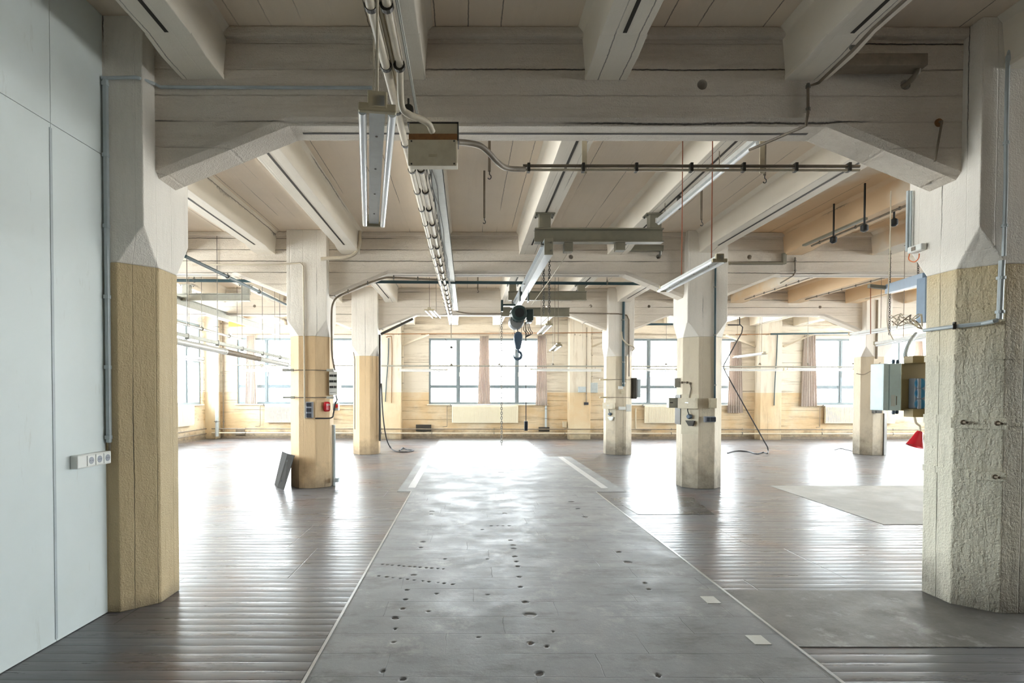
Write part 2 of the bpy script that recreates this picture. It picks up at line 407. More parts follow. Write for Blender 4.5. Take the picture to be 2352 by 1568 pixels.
# near strip: a fine grid so that its holes are real dents
def strip_mesh():
    holes = []
    def H(px, py, r, d=.03):
        r = r * .62 * random.uniform(.75, 1.15)
        p = PF(px, py); holes.append((p.x, p.y, r, d))
    def cr(x, y): return (700 + x / 2.6133, 1000 + y / 2.6133)
    for (x, y, r) in ((1350, 1080, .06), (545, 1098, .042), (1325, 1005, .032), (585, 1043, .025), (1935, 765, .05), (1408, 1435, .034),
                      (470, 1417, .026), (1355, 1253, .022), (540, 1165, .02), (528, 1245, .018), (1488, 1182, .014), (612, 930, .022),
                      (602, 987, .02), (655, 840, .03), (1285, 852, .03), (1296, 913, .026), (1253, 683, .034), (1248, 662, .03), (1262, 730, .03),
                      (1270, 760, .024), (1278, 790, .022), (1235, 632, .03), (708, 641, .032), (695, 674, .03), (2040, 890, .026), (2062, 928, .026),
                      (1885, 704, .04), (1600, 400, .05), (1640, 442, .05), (1682, 492, .045), (763, 457, .04), (757, 475, .035), (1200, 470, .04),
                      (1225, 545, .03), (1190, 545, .022), (1155, 545, .022), (1118, 545, .022), (1065, 567, .026), (840, 745, .02), (1095, 745, .02),
                      (790, 953, .018), (1095, 960, .018), (740, 1060, .014), (1450, 1272, .014), (1040, 1215, .012), (2118, 1447, .018), (585, 1467, .02)):
        H(*cr(x, y), r)
    for i in range(12): H(*cr(462 + i * 33 + random.uniform(-6, 6), 776 + i * 2.6), .016, .02)
    for i in range(11): H(*cr(440 + i * 44 + random.uniform(-7, 7), 846 + i * 5), .017, .02)
    nx, y0, y1 = 300, 3.0, YS1
    ny = int((y1 - y0) / .0125)
    vs, at = [], []
    for j in range(ny + 1):
        y = y0 + (y1 - y0) * j / ny
        for i in range(nx + 1):
            x = SX0 + (SX1 - SX0) * i / nx
            z, a = .006, 0.0
            vs.append((x, y, z)); at.append(a)
    from collections import defaultdict
    dx, dy = (SX1 - SX0) / nx, (y1 - y0) / ny
    for (hx, hy, r, d) in holes:
        i0, i1 = int((hx - r * 1.8 - SX0) / dx), int((hx + r * 1.8 - SX0) / dx) + 1
        j0, j1 = int((hy - r * 1.8 - y0) / dy), int((hy + r * 1.8 - y0) / dy) + 1
        for j in range(max(j0, 0), min(j1, ny) + 1):
            for i in range(max(i0, 0), min(i1, nx) + 1):
                k = j * (nx + 1) + i; x, y, z = vs[k]
                q = math.hypot(x - hx, y - hy) / r + .25 * math.sin(70 * x + 1.7 * i0) * math.cos(55 * y + j0)
                t = max(0.0, min(1.0, (1.35 - q) / .7)); t = t * t * (3 - 2 * t)
                if t > 0:
                    vs[k] = (x, y, min(z, .006 - min(d, .025) * t)); at[k] = max(at[k], min(1, t * 1.05))
    fs = [(j * (nx + 1) + i, j * (nx + 1) + i + 1, (j + 1) * (nx + 1) + i + 1, (j + 1) * (nx + 1) + i) for j in range(ny) for i in range(nx)]
    # skirt and plain front piece
    b = len(vs)
    vs += [(SX0, YS0, .006), (SX1, YS0, .006)]; at += [0, 0]
    fs.append(tuple([b, b + 1] + [i for i in range(nx, -1, -1)]))
    me = bpy.data.meshes.new('floor'); me.from_pydata(vs, [], fs)
    a = me.attributes.new('dirt', 'FLOAT', 'POINT'); a.data.foreach_set('value', at)
    me.materials.append(M['strip_slab'])
    for p in me.polygons: p.use_smooth = True
    o = bpy.data.objects.new('floor', me); C.objects.link(o); o['kind'] = 'structure'
    return o
# the plank floor stops below the dented strip so that the dents stay open
strip_mesh()
bpy.data.objects['floor'].location.z = 0
def fl(poly, mat, z0=.0005, z1=.006):
    bm = NB(); prism(bm, poly, z0, z1, 'xy'); return struct('floor', bm, mat)
def rect(x0, x1, y0, y1): return [(x0, y0), (x1, y0), (x1, y1), (x0, y1)]
fl(rect(-1.13, 2.56, YS1 + .004, YS2), M['far_slab'])
fl(rect(-.95, 2.0, YS2 + .004, FARY - .02), M['far_slab'], z1=.005)
q = [PF(*p) for p in ((1768, 1117), (2600, 1117), (2600, 1206), (2030, 1206))]
fl([(p.x, p.y) for p in q], M['patch'])
q = [PF(*p) for p in ((1400, 1143), (1590, 1143), (1640, 1182), (1465, 1182))]
fl([(p.x, p.y) for p in q], M['patch_rough'], z1=.004)
q = [PF(*p) for p in ((1672, 1357), (2500, 1350), (2600, 1487), (1845, 1487))]
fl([(SX1 + .01, q[0].y), (6.2, q[0].y), (6.2, q[3].y), (SX1 + .01, q[3].y)], M['patch_dark'], z1=.004)
for nme, x in (('trim_1', SX0), ('trim_2', SX1)):
    bm = NB(); box(bm, x - .009, x + .009, YS0, YS1 - .02, .001, .010); struct(nme, bm, M['strip'])
for nme, x in (('trim_3', -.93), ('trim_4', 2.30)):
    bm = NB(); box(bm, x - .06, x + .06, YS1 + .35, YS2 - .1, .0055, .0075); struct(nme, bm, M['tape'])
for (px, py, lab) in ((1607, 1372, 'small pale zinc plate lying on the worn strip, the farther of two'), (1710, 1462, 'small pale zinc plate lying on the worn strip, nearest the camera')):
    a = PF(px, py); b = PF(px + 38, py); c = PF(px + 20 if py < 1400 else px + 25, py + 16 if py < 1400 else py + 21)
    bm = NB(); box(bm, a.x, a.x + .105, c.y, a.y, .0062, .0085)
    solo('floor_plate', bm, M['tin'], lab, 'metal plate', (a.x, a.y, .006), 'zinc plates on the worn strip')
for (px, py, lab) in ((1110, 1072, 'small dark slot plate in the far slab, the left one'), (1144, 1085, 'small dark slot plate in the far slab, the right one')):
    a = PF(px, py); bm = NB(); box(bm, a.x, a.x + .11, a.y - .03, a.y + .03, .0062, .008)
    solo('floor_slot', bm, M['dark_steel'], lab, 'floor slot', (a.x, a.y, .006))

# ---- ceiling
bm = NB(); box(bm, LEFTX - .4, RIGHTX + .4, BACKY - .4, FARY + .4, ZC, ZC + .25); struct('ceiling', bm, M['slab'])

# ---- far wall, left wall, right wall, back wall with window openings
WX = [-5.94, .70, 7.30, 13.95]; WW = 2.035; WZ0, WZ1 = 1.19, 3.47
def wall_with_openings(name, mat, a0, a1, ops, put, sill=1.19, top=3.47):
    bm = NB(); cur = a0
    for (o0, o1) in ops:
        put(bm, cur, o0, 0, ZC); put(bm, o0, o1, 0, sill); put(bm, o0, o1, top, ZC); cur = o1
    put(bm, cur, a1, 0, ZC); struct(name, bm, mat)
wall_with_openings('wall_far', M['far_wall'], LEFTX - .4, RIGHTX + .4, [(x - WW, x + WW) for x in WX], lambda bm, a, b, z0, z1: box(bm, a, b, FARY, FARY + .3, z0, z1))
LO = [(4.6, 8.9), (10.5, 14.1), (15.6, 19.25)]
LT = 3.84
RO = [(-.6, 3.6)] + LO  # first opening: unseen window added to fill the near end with light
wall_with_openings('wall_left', M['side_wall'], BACKY, FARY, LO, lambda bm, a, b, z0, z1: box(bm, LEFTX - .3, LEFTX, a, b, z0, z1), top=LT)
wall_with_openings('wall_right', M['side_wall'], BACKY, FARY, RO, lambda bm, a, b, z0, z1: box(bm, RIGHTX, RIGHTX + .3, a, b, z0, z1), top=LT)
BO = []
wall_with_openings('wall_back', M['dark_back'], LEFTX - .4, RIGHTX + .4, BO, lambda bm, a, b, z0, z1: box(bm, a, b, BACKY - .3, BACKY, z0, z1))
wn = [0]
def window(a0, a1, z0, z1, cols, trans, mp):
    """mp maps (along, depth, z) to the room; depth is counted outward"""
    wn[0] += 1
    t = bpy.data.objects.new('window_%d' % wn[0], None); C.objects.link(t); t['kind'] = 'structure'
    c = mp((a0 + a1) / 2, .06, z0); t.location = c
    def B(bm, x0, x1, d0, d1, zz0, zz1):
        p = mp(x0, d0, zz0); q = mp(x1, d1, zz1)
        box(bm, min(p[0], q[0]), max(p[0], q[0]), min(p[1], q[1]), max(p[1], q[1]), zz0, zz1)
    bm = NB(); fw = .075
    B(bm, a0, a0 + fw, .05, .13, z0, z1); B(bm, a1 - fw, a1, .05, .13, z0, z1)
    B(bm, a0 + fw, a1 - fw, .05, .13, z0, z0 + fw); B(bm, a0 + fw, a1 - fw, .05, .13, z1 - fw, z1)
    s = (a1 - a0) / cols
    for i in range(1, cols):
        w = .07 if i % 2 else .045
        B(bm, a0 + s * i - w, a0 + s * i + w, .045, .12, z0 + fw, z1 - fw)
        B(bm, a0 + s * i - .02, a0 + s * i + .02, .03, .045, z0 + fw, z1 - fw)
    for i in range(cols):
        B(bm, a0 + s * i + .05, a0 + s * (i + 1) - .05, .055, .11, trans - .055, trans + .055)
    part('frame', bm, M['win_frame'], t, bevel=.006)
    bm = NB()
    for i in range(cols): B(bm, a0 + s * i + .03, a0 + s * (i + 1) - .03, .085, .091, z0 + .03, z1 - .03)
    part('glass_pane', bm, M['glass'], t)
    bm = NB(); B(bm, a0 - .06, a1 + .06, -.07, .05, z0 - .035, z0 - .001)
    part('window_sill', bm, M['sill'], t, bevel=.006)
    bm = NB()
    for i in range(1, cols, 2): B(bm, a0 + s * i + .03, a0 + s * i + .05, .0, .03, trans + .35, trans + .5)
    part('handle', bm, M['lamp_body'], t)
for x in WX:
    window(x - WW, x + WW, WZ0, WZ1, 4, 1.80, lambda a, d, z: (a, FARY + d, z))
    portal(x, FARY + .2, (WZ0 + WZ1) / 2, WW * 2, WZ1 - WZ0, (0, -1, 0))
for (a, b) in LO:
    window(a, b, WZ0, LT, 4, 2.62, lambda s_, d, z: (LEFTX - d, s_, z))
    portal(LEFTX - .2, (a + b) / 2, (WZ0 + LT) / 2, b - a, LT - WZ0, (1, 0, 0))
for (a, b) in RO:
    window(a, b, WZ0, LT, 4, 1.9, lambda s_, d, z: (RIGHTX + d, s_, z))
    portal(RIGHTX + .2, (a + b) / 2, (WZ0 + LT) / 2, b - a, LT - WZ0, (-1, 0, 0))
for (a, b) in BO:
    window(a, b, WZ0, WZ1, 4, 1.9, lambda s_, d, z: (s_, BACKY - d, z))
    portal((a + b) / 2, BACKY - .2, (WZ0 + WZ1) / 2, b - a, WZ1 - WZ0, (0, 1, 0))

# ---- white partition on the left
A = PF(0, 1546); B_ = PF(252, 1402)
dr = Vector((B_.x - A.x, B_.y - A.y, 0)).normalized(); WEND = Vector((B_.x, B_.y, 0)) + dr * .02
nrm = Vector((-dr.y, dr.x, 0))          # away from the room
def wpt(s, n, z): return WEND - dr * s + nrm * n + Vector((0, 0, z))
def wbox(bm, s0, s1, n0, n1, z0, z1):
    vs = [bm.verts.new(wpt(s, n, z)) for s in (s0, s1) for n in (n0, n1) for z in (z0, z1)]
    for f in ((0, 1, 3, 2), (4, 6, 7, 5), (0, 4, 5, 1), (2, 3, 7, 6), (0, 2, 6, 4), (1, 5, 7, 3)): bm.faces.new([vs[i] for i in f])
zsplit = PX(165, 312, WEND.x - .02).z
s1 = (WEND - PF(125, 1472)).length
bm = NB(); g = .002
edges = [0, s1, s1 + 1.22, s1 + 2.44, s1 + 3.66, s1 + 4.9]
for a, b in zip(edges, edges[1:]):
    wbox(bm, a + g, b - g, 0, .02, .004, zsplit - g); wbox(bm, a + g, b - g, 0, .02, zsplit + g, ZC)
wbox(bm, 0, edges[-1], .022, .12, 0, ZC)
o = struct('wall_partition', bm, M['panel'])
bm = NB(); wbox(bm, s1 - .007, s1 + .013, -.004, -.0005, .02, zsplit - .03); struct('trim_5', bm, M['conduit_grey'])

# ================================================================== COLUMNS, BEAMS, JOISTS
def column(cx, cyy, mat, label, zc=ZC):
    t = thing('column', label, 'column', (cx, cyy, 0), 'octagonal concrete columns')
    def octo(z): return [(cx + a, cyy + b, z) for a, b in ((-HC + OC, -HC), (HC - OC, -HC), (HC, -HC + OC), (HC, HC - OC), (HC - OC, HC), (-HC + OC, HC), (-HC, HC - OC), (-HC, -HC + OC))]
    bm = NB(); R = [[bm.verts.new(p) for p in octo(z)] for z in (0, ZB)]; skin(bm, R)
    part('shaft', bm, mat, t, bevel=.008)
    bm = NB(); O = [bm.verts.new(p) for p in octo(ZB)]
    S = [bm.verts.new((cx + a, cyy + b, ZT)) for a, b in ((-HC, -HC), (HC, -HC), (HC, HC), (-HC, HC))]
    T = [bm.verts.new((v.co.x, v.co.y, zc)) for v in S]
    bm.faces.new(O[::-1]); bm.faces.new(T)
    for k in range(4):
        bm.faces.new((O[2 * k], O[2 * k + 1], S[(k + 1) % 4], S[k]))
        bm.faces.new((O[(2 * k + 7) % 8], O[2 * k], S[k]))
        bm.faces.new((S[k], S[(k + 1) % 4], T[(k + 1) % 4], T[k]))
    part('capital', bm, M['capital'], t, bevel=.008)
    return t
column(COLX[0][0], ROWY[0], M['ochre'], 'thick ochre and white column beside the white partition wall')
column(COLX[0][1], ROWY[0], M['cream'], 'thick rough cream column with flat clamp straps at the right')
column(COLX[1][1], ROWY[1], M['ochre_mid'], 'ochre column with red alarm box and triple socket box')
column(COLX[1][2], ROWY[1], M['beige'], 'beige column with black conduit and beige switch boxes, in front of the right windows')
column(COLX[2][1], ROWY[2], M['ochre_mid'], 'ochre column far left of the centre window, long cable hanging behind it')
column(COLX[2][2], ROWY[2], M['beige'], 'slim far beige column with dark grey transformer box, right of centre window')
column(COLX[2][3], ROWY[2], M['beige'], 'far column with bare grey lower half beside the pale blue cabinet')

def apply_bool(o, cutters):
    for c in cutters:
        md = o.modifiers.new('cut', 'BOOLEAN'); md.operation = 'DIFFERENCE'; md.object = c; md.solver = 'EXACT'
    dg = bpy.context.evaluated_depsgraph_get(); dg.update()
    me = bpy.data.meshes.new_from_object(o.evaluated_get(dg)); old = o.data
    o.modifiers.clear(); o.data = me
    for c in cutters: bpy.data.objects.remove(c, do_unlink=True)
BH = .17
def beam(row, cols, label, holes):
    y = ROWY[row]; x0, x1 = (LEFTX, RIGHTX)
    lo = [(x0, ZSOF)]
    for cx in cols:
        for p in ((cx - HC - .98, ZSOF), (cx - HC, 3.2), (cx + HC, 3.2), (cx + HC + .98, ZSOF)):
            if x0 < p[0] < x1: lo.append(p)
            elif p[0] <= x0: lo[0] = (x0, p[1])
    lo.append((x1, ZSOF))
    t = thing('ceiling_beam', label, 'beam', (0, y, ZSOF), 'cross beams on the columns')
    bm = NB()
    CH = .045; hi = [(x1, ZC), (x0, ZC)]; rr = []
    for yy, up_ in ((y - BH, CH), (y - BH + CH, 0), (y + BH - CH, 0), (y + BH, CH)):
        rr.append([bm.verts.new((p[0], yy, p[1] + up_)) for p in lo] + [bm.verts.new((p[0], yy, p[1])) for p in hi])
    skin(bm, rr)
    o = part('beam_body', bm, M['beam'], t)
    cut = []
    for (hx, hz) in holes:
        b2 = NB(); tube(b2, [(hx, y - .4, hz), (hx, y + .4, hz)], .038, 20); cut.append(mk('cutter', b2, M['beam']))
        cut[-1].location = (0, 0, 0)
    if cut:
        for c in cut: c.location = -root_loc(t)*0
        apply_bool(o, cut)
    bm = NB(); box(bm, x0, x1, y - BH - .05, y - BH + .01, ZC - .07, ZC); box(bm, x0, x1, y + BH - .01, y + BH + .05, ZC - .07, ZC)
    part('cove', bm, M['beam'], t, bevel=.015)
    bm = NB()
    for a, b_ in zip([None] + cols, cols + [None]):
        xa = a + HC + 1.05 if a is not None else x0 + .3
        xb = b_ - HC - 1.05 if b_ is not None else x1 - .3
        if xb > xa: box(bm, xa, xb, y - .012, y + .012, ZSOF - .002, ZSOF + .01)
    part('anchor_channel', bm, M['dark_slot'], t)
    return t
def hz(px, py, Y):
    p = P(px, py, Y); return (p.x, p.z)
beam(0, COLX[0], 'thick white cross beam nearest the camera, between the two nearest columns', [hz(1614, 195, ROWY[0] - BH), hz(2081, 196, ROWY[0] - BH)])
beam(1, COLX[1], 'white cross beam over the two middle columns, behind the hanging crane rail', [hz(1312, 590, ROWY[1] - BH), hz(1513, 590, ROWY[1] - BH), hz(1722, 591, ROWY[1] - BH)])
beam(2, COLX[2], 'farthest white cross beam, in front of the windows', [hz(585, 702, ROWY[2] - BH), hz(1257, 703, ROWY[2] - BH), hz(1357, 703, ROWY[2] - BH), hz(1491, 704, ROWY[2] - BH), hz(1884, 706, ROWY[2] - BH)])

JX = [-7.9, -6.4, -4.9, -3.38, -1.96, -.47, 1.02, 2.5, 3.98, 5.46, 6.94, 8.42, 9.9, 11.4, 12.9, 14.4]
JB = [(-2.0, ROWY[0] - BH), (ROWY[0] + BH, ROWY[1] - BH), (ROWY[1] + BH, ROWY[2] - BH), (ROWY[2] + BH, FARY)]
BAY = ['above the camera', 'between the nearest and the middle cross beam', 'between the middle and the farthest cross beam', 'between the farthest cross beam and the window wall']
ORD = ['first', 'second', 'third', 'fourth', 'fifth', 'sixth', 'seventh', 'eighth', 'ninth', 'tenth', 'eleventh', 'twelfth', 'thirteenth', 'fourteenth', 'fifteenth', 'sixteenth']
for bi, (y0, y1) in enumerate(JB):
    L = y1 - y0; proto = None; k = 0
    for x in JX:
        vis = {0: (-2.3, 4.3), 1: (-5, 7.5), 2: (-7, 13), 3: (-9, 15)}[bi]
        if not vis[0] < x < vis[1]: continue
        lab = 'white ceiling joist %s, %s from the left' % (BAY[bi], ORD[k]); k += 1
        if proto is None:
            proto = thing('ceiling_joist', lab, 'joist', (x, y0, ZJ), 'ceiling joists'); bm = NB()
            w0, w1 = .15, .175
            prism(bm, [(x - w0, ZJ), (x + w0, ZJ), (x + w1, ZC - .05), (x + w1 + .04, ZC), (x - w1 - .04, ZC), (x - w1, ZC - .05)], y0, y1, 'xz')
            for (ya, yb, yc) in ((y0, y0 + .12, y0 + .3), (y1, y1 - .3, y1 - .5)):
                prism(bm, [(ya, ZJ + .01), (ya, ZJ - .028), (yb, ZJ - .028), (yc, ZJ), (yc, ZJ + .01)], x - w0 - .006, x + w0 + .006, 'yz')
            part('joist_body', bm, M['joist'], proto, bevel=.01)
            bm = NB(); box(bm, x - .013, x + .013, y0 + .34, y1 - .52, ZJ - .0025, ZJ + .01)
            part('anchor_channel', bm, M['dark_slot'], proto)
        else: dup(proto, (x, y0, ZJ), lab)

# pilasters on the far wall
for (x, lab) in ((-2.62, 'cream wall pilaster left of the centre window, with hanging blue hose'), (3.82, 'cream wall pilaster right of the centre window, with green fuse box'),
                 (10.3, 'cream wall pilaster right of the slim hanging lamp, between the two right windows'), (-8.75, 'corner pilaster at the far left end of the window wall')):
    bm = NB(); w = .36 if x > -5 else .2
    box(bm, x - w, x + w, PILY, FARY, 0, ZC)
    solo('wall_pilaster', bm, M['pilaster'], lab, 'pilaster', (x, PILY, 0), 'wall pilasters', bevel=.01)

# ================================================================== WINDOW WALL FURNITURE
def curtain(px0, px1, pyt, pyb, label, gather=1.0):
    Y = FARY - .09
    a, b = P(px0, pyt, Y), P(px1, pyt, Y); zb = P(px0, pyb, Y).z; zt = P(px0, pyt, Y).z
    cx, w = (a.x + b.x) / 2, (b.x - a.x)
    t = thing('curtain', label, 'curtain', (cx, Y, zb), 'pink brown curtains')
    bm = NB(); n, m = 90, 16; th = .004; G = []
    ph = random.random() * 6
    for side in (0, 1):
        for j in range(m + 1):
            v = j / m; row = []
            ww = w * (1 - gather * .35 * (1 - abs(v - .0) ) * .8) if True else w
            for i in range(n + 1):
                u = i / n - .5
                amp = .022 + .012 * math.sin(4 * u + ph)
                y = Y + amp * math.sin(u * 44 + ph + .9 * math.sin(v * 3 + u * 5)) + .006 * math.sin(u * 101 + v * 4) + (th if side else 0)
                row.append(bm.verts.new((cx + u * w * (.72 + .28 * (1 - v) ** .7) , y, zt + (zb - zt) * (1 - (1 - v)) )) if False else bm.verts.new((cx + u * w * (.70 + .30 * v ** .8), y, zt + (zb - zt) * v)))
            G.append(row)
    for k in (0, m + 1):
        for j in range(m):
            for i in range(n):
                f = (G[k + j][i], G[k + j][i + 1], G[k + j + 1][i + 1], G[k + j + 1][i])
                bm.faces.new(f if k == 0 else f[::-1])
    part('cloth', bm, M['curtain'], t, shade=True)
    bm = NB()
    for i in range(8):
        x = cx + (i / 7 - .5) * w * .68
        tube(bm, [(x, Y, zt - .01), (x, Y, zt + .035)], .006, 6)
    part('curtain_hooks', bm, M['steel'], t)
    return t
curtain(562, 590, 770, 926, 'bunched pink curtain at the far left window, by the corner pipes')
curtain(1098, 1127, 772, 927, 'pink brown curtain in the middle of the centre window')
curtain(1231, 1258, 771, 931, 'pink brown curtain at the right edge of the centre window')
curtain(1672, 1708, 785, 949, 'long pink curtain right of the beige column, behind the bent black cable')
curtain(1842, 1880, 772, 934, 'pink brown curtain at the left edge of the right window, beside the pilaster')
curtain(2098, 2124, 785, 875, 'orange tinted curtain just left of the thick cream column')
for (x0, x1, lab) in ((-8.1, -3.8, 'thin curtain rail above the far left window'), (-1.6, 2.95, 'thin curtain rail above the centre window'),
                      (5.1, 9.6, 'thin curtain rail above the window behind the beige column'), (11.7, 16.2, 'thin curtain rail above the far right window')):
    t = thing('curtain_rail', lab, 'curtain rail', (x0, FARY - .09, 3.56), 'curtain rails')
    bm = NB(); box(bm, x0, x1, FARY - .105, FARY - .075, 3.575, 3.60); part('rail', bm, M['conduit_dark'], t)
    bm = NB()
    for i in range(4):
        x = x0 + .3 + (x1 - x0 - .6) * i / 3; box(bm, x - .012, x + .012, FARY - .08, FARY, 3.58, 3.595)
    part('wall_bracket', bm, M['steel'], t)

def radiator(x0, x1, z0, z1, label, wall='far', pipes=True):
    t = thing('radiator', label, 'radiator', ((x0 + x1) / 2, FARY - .12, z0) if wall == 'far' else (LEFTX + .12, (x0 + x1) / 2, z0), 'ribbed panel radiators')
    def m(a, d, z): return (a, FARY - d, z) if wall == 'far' else (LEFTX + d, a, z)
    def B(bm, a0, a1, d0, d1, zz0, zz1):
        p, q = m(a0, d0, zz0), m(a1, d1, zz1)
        box(bm, min(p[0], q[0]), max(p[0], q[0]), min(p[1], q[1]), max(p[1], q[1]), zz0, zz1)
    bm = NB(); n = int((x1 - x0) / .045)
    B(bm, x0, x1, .06, .118, z0, z1)
    for i in range(n):
        a = x0 + (x1 - x0) * (i + .25) / n; B(bm, a, a + .024, .118, .14, z0 + .03, z1 - .03)
    part('panel', bm, M['radiator'], t, bevel=.003)
    bm = NB(); B(bm, x0 + .01, x1 - .01, .03, .06, z1 - .03, z1 + .005); B(bm, x0 + .25, x0 + .29, .003, .06, z0 + .1, z1 - .1); B(bm, x1 - .29, x1 - .25, .003, .06, z0 + .1, z1 - .1)
    part('bracket', bm, M['steel'], t)
    bm = NB(); tube(bm, [m(x0 + .02, .09, z1 + .0), m(x0 - .06, .09, z1 + .0)], .018, 8); lathe(bm, [(.024, 0), (.024, .05), (.018, .055)], m(x0 - .05, .09, z1 - .01), (0, 0, 1), 10)
    part('valve', bm, M['steel'], t)
    if pipes:
        bm = NB()
        tube(bm, smooth([m(x0 - .05, .09, z1), m(x0 - .14, .09, z1 - .01), m(x0 - .17, .09, z1 - .1), m(x0 - .17, .09, .48), m(x0 - .2, .12, .43), m(x0 - .32, .14, .415)], 6), .011, 8)
        part('feed_pipe', bm, M['conduit_dark'], t, shade=True)
    return t
r0 = P(1038, 931, FARY - .12); r1 = P(1190, 971, FARY - .12)
radiator(r0.x, r1.x, r1.z, r0.z, 'long cream ribbed radiator under the centre window')
a = P(608, 931, FARY - .12); radiator(a.x, a.x + 2.3, r1.z, r0.z, 'cream radiator under the far left window, behind the red alarm column')
a = P(1481, 931, FARY - .12); radiator(a.x, a.x + 2.3, r1.z, r0.z, 'cream radiator left of the beige column with switch boxes', pipes=False)
a = P(1896, 932, FARY - .12); radiator(a.x, a.x + 2.4, r1.z, r0.z, 'white ribbed radiator behind the slim far right column')
radiator(15.9, 18.45, r1.z - .02, r0.z + .02, 'plain cream radiator on the left window wall', wall='left', pipes=False)
radiator(10.9, 13.6, r1.z, r0.z, 'cream radiator on the left wall hidden behind the near ochre column', wall='left', pipes=False)

# ---- heating pipes along the foot of the walls
def pipe_run(name, pts, r, mat, label, cat='pipe', group=None, clamps=None, cm='steel', seg=8, sm=0, hang=None):
    t = thing(name, label, cat, pts[0], group); bm = NB()
    tube(bm, smooth(pts, sm) if sm else pts, r, seg); part('pipe' if 'cable' not in name and 'hose' not in name else 'sheath', bm, M[mat], t, shade=True)
    for (a_, b_) in (hang or ()):
        bm = NB(); tube(bm, [a_, b_], .006, 6); part('bracket', bm, M[cm], t)
    if clamps:
        for (c, d) in clamps:
            bm = NB(); c = Vector(c); lathe(bm, [(r * 1.5, 0), (r * 1.5, .02)], c - Vector(d) * .01, d, 12); box(bm, c.x - .008, c.x + .008, c.y - .008, c.y + .008, c.z, c.z + r * 2.2)
            part('clamp', bm, M[cm], t)
    return t
for z, lab in ((.36, 'upper heating pipe running along the foot of the window wall'), (.22, 'lower heating pipe running along the foot of the window wall')):
    pts = [(LEFTX + .25, PILY - .08, z), (RIGHTX - .2, PILY - .08, z)]
    pipe_run('heating_pipe', pts, .018 if z > .3 else .024, 'conduit_dark' if z > .3 else 'conduit_beige', lab, 'pipe', 'heating pipes', [((x, PILY - .08, z), (1, 0, 0)) for x in (-7.5, -5.6, -2.9, -1.2, .9, 3.3, 4.6, 6.9, 9.3, 12.0, 14.4)])
for z, lab in ((.36, 'upper heating pipe along the foot of the left wall'), (.2, 'lower heating pipe along the foot of the left wall')):
    pipe_run('heating_pipe', [(LEFTX + .08, 12.0, z), (LEFTX + .08, PILY - .1, z)], .018, 'conduit_dark', lab, 'pipe', 'heating pipes', hang=[((LEFTX + .08, y_, z), (LEFTX + .001, y_, z)) for y_ in (13.0, 15.5, 17.2, 18.8)])
bm = NB(); box(bm, LEFTX, RIGHTX, FARY - .02, FARY, .0, .07); struct('baseboard_far', bm, M['conduit_dark'])
bm = NB(); box(bm, LEFTX, LEFTX + .02, BACKY, PILY, .0, .07); struct('baseboard_left', bm, M['conduit_dark'])

# ---- vertical and horizontal pipes on the window wall
def vp(px, py0, py1, Y, r, mat, label, name='wall_pipe', clamp=True, group=None):
    a, b = P(px, py0, Y), P(px, py1, Y); b.x = a.x
    return pipe_run(name, [tuple(a), tuple(b)], r, mat, label, 'pipe', group, [((a.x, Y, a.z + (b.z - a.z) * k), (0, 0, 1)) for k in (.12, .5, .88)] if clamp else None)
vp(497, 715, 1001, PILY - .1, .06, 'conduit_grey', 'thick pale downpipe in the far left corner')
vp(512, 722, 1001, FARY - .06, .025, 'conduit_dark', 'thin dark pipe right of the pale corner downpipe')
vp(925, 742, 898, FARY - .07, .03, 'conduit_beige', 'beige pipe left of the centre window')
vp(918, 742, 1000, FARY - .05, .018, 'conduit_dark', 'thin dark pipe beside the beige pipe left of the centre window')
vp(1348, 752, 925, PILY - .03, .014, 'conduit_dark', 'thin dark conduit on the pilaster above the green fuse box')
vp(1361, 752, 880, FARY - .04, .014, 'conduit_beige', 'thin beige conduit right of the pilaster by the grey meter box')
vp(1254, 932, 990, FARY - .05, .035, 'conduit_grey', 'short grey pipe stub below the right curtain of the centre window')
vp(1744, 740, 1004, FARY - .06, .03, 'conduit_beige', 'beige pipe left of the pilaster behind the bent black cable')
vp(1739, 740, 1000, FARY - .04, .02, 'conduit_dark', 'dark pipe left of the pilaster behind the bent black cable')
a, b = P(820, 767, 19.3), P(1400, 764, 19.3)
pipe_run('gas_pipe', [tuple(a), tuple(b)], .014, 'rust', 'thin yellow brown pipe running above the centre window', clamps=[((x, 19.3, a.z), (1, 0, 0)) for x in (-2.3, -.5, 1.5, 3.6)], hang=[((x, 19.3, a.z - .01), (x, PILY, a.z - .01)) for x in (-2.5, 3.8)])
a, b = P(1690, 769, 19.3), P(1770, 768, 19.3); c = P(1950, 766, 19.3)
pipe_run('gas_pipe', [tuple(a), tuple(b)], .014, 'rust', 'thin yellow brown pipe above the window right of the beige column', hang=[((10.1, 19.3, a.z), (10.1, PILY, a.z))])
pipe_run('water_pipe', [tuple(b), tuple(c)], .028, 'pipe_green', 'dark teal pipe above the far right window', hang=[((10.45, 19.3, b.z), (10.45, PILY + .01, b.z))])
a = P(1786, 770, PILY - .03); b = P(1778, 932, PILY - .03)
pipe_run('air_hose', smooth([tuple(a), tuple(P(1784, 820, PILY - .03)), tuple(P(1780, 880, PILY - .04)), tuple(b)], 5), .016, 'pipe_green', 'teal hose hanging down the right pilaster', 'hose')
pipe_run('air_hose', smooth([tuple(P(893, 776, PILY - .03)), tuple(P(892, 820, PILY - .04)), tuple(P(888, 870, PILY - .05)), tuple(P(885, 922, PILY - .04))], 5), .016, 'pipe_green', 'teal hose hanging down the pilaster left of the centre window', 'hose')
pipe_run('gas_pipe', smooth([tuple(P(887, 774, PILY - .03)), tuple(P(895, 772, PILY - .03)), tuple(P(900, 780, PILY - .03)), tuple(P(900, 860, PILY - .03)), tuple(P(899, 925, PILY - .03))], 5), .012, 'rust', 'yellow pipe bending down the pilaster left of the centre window')

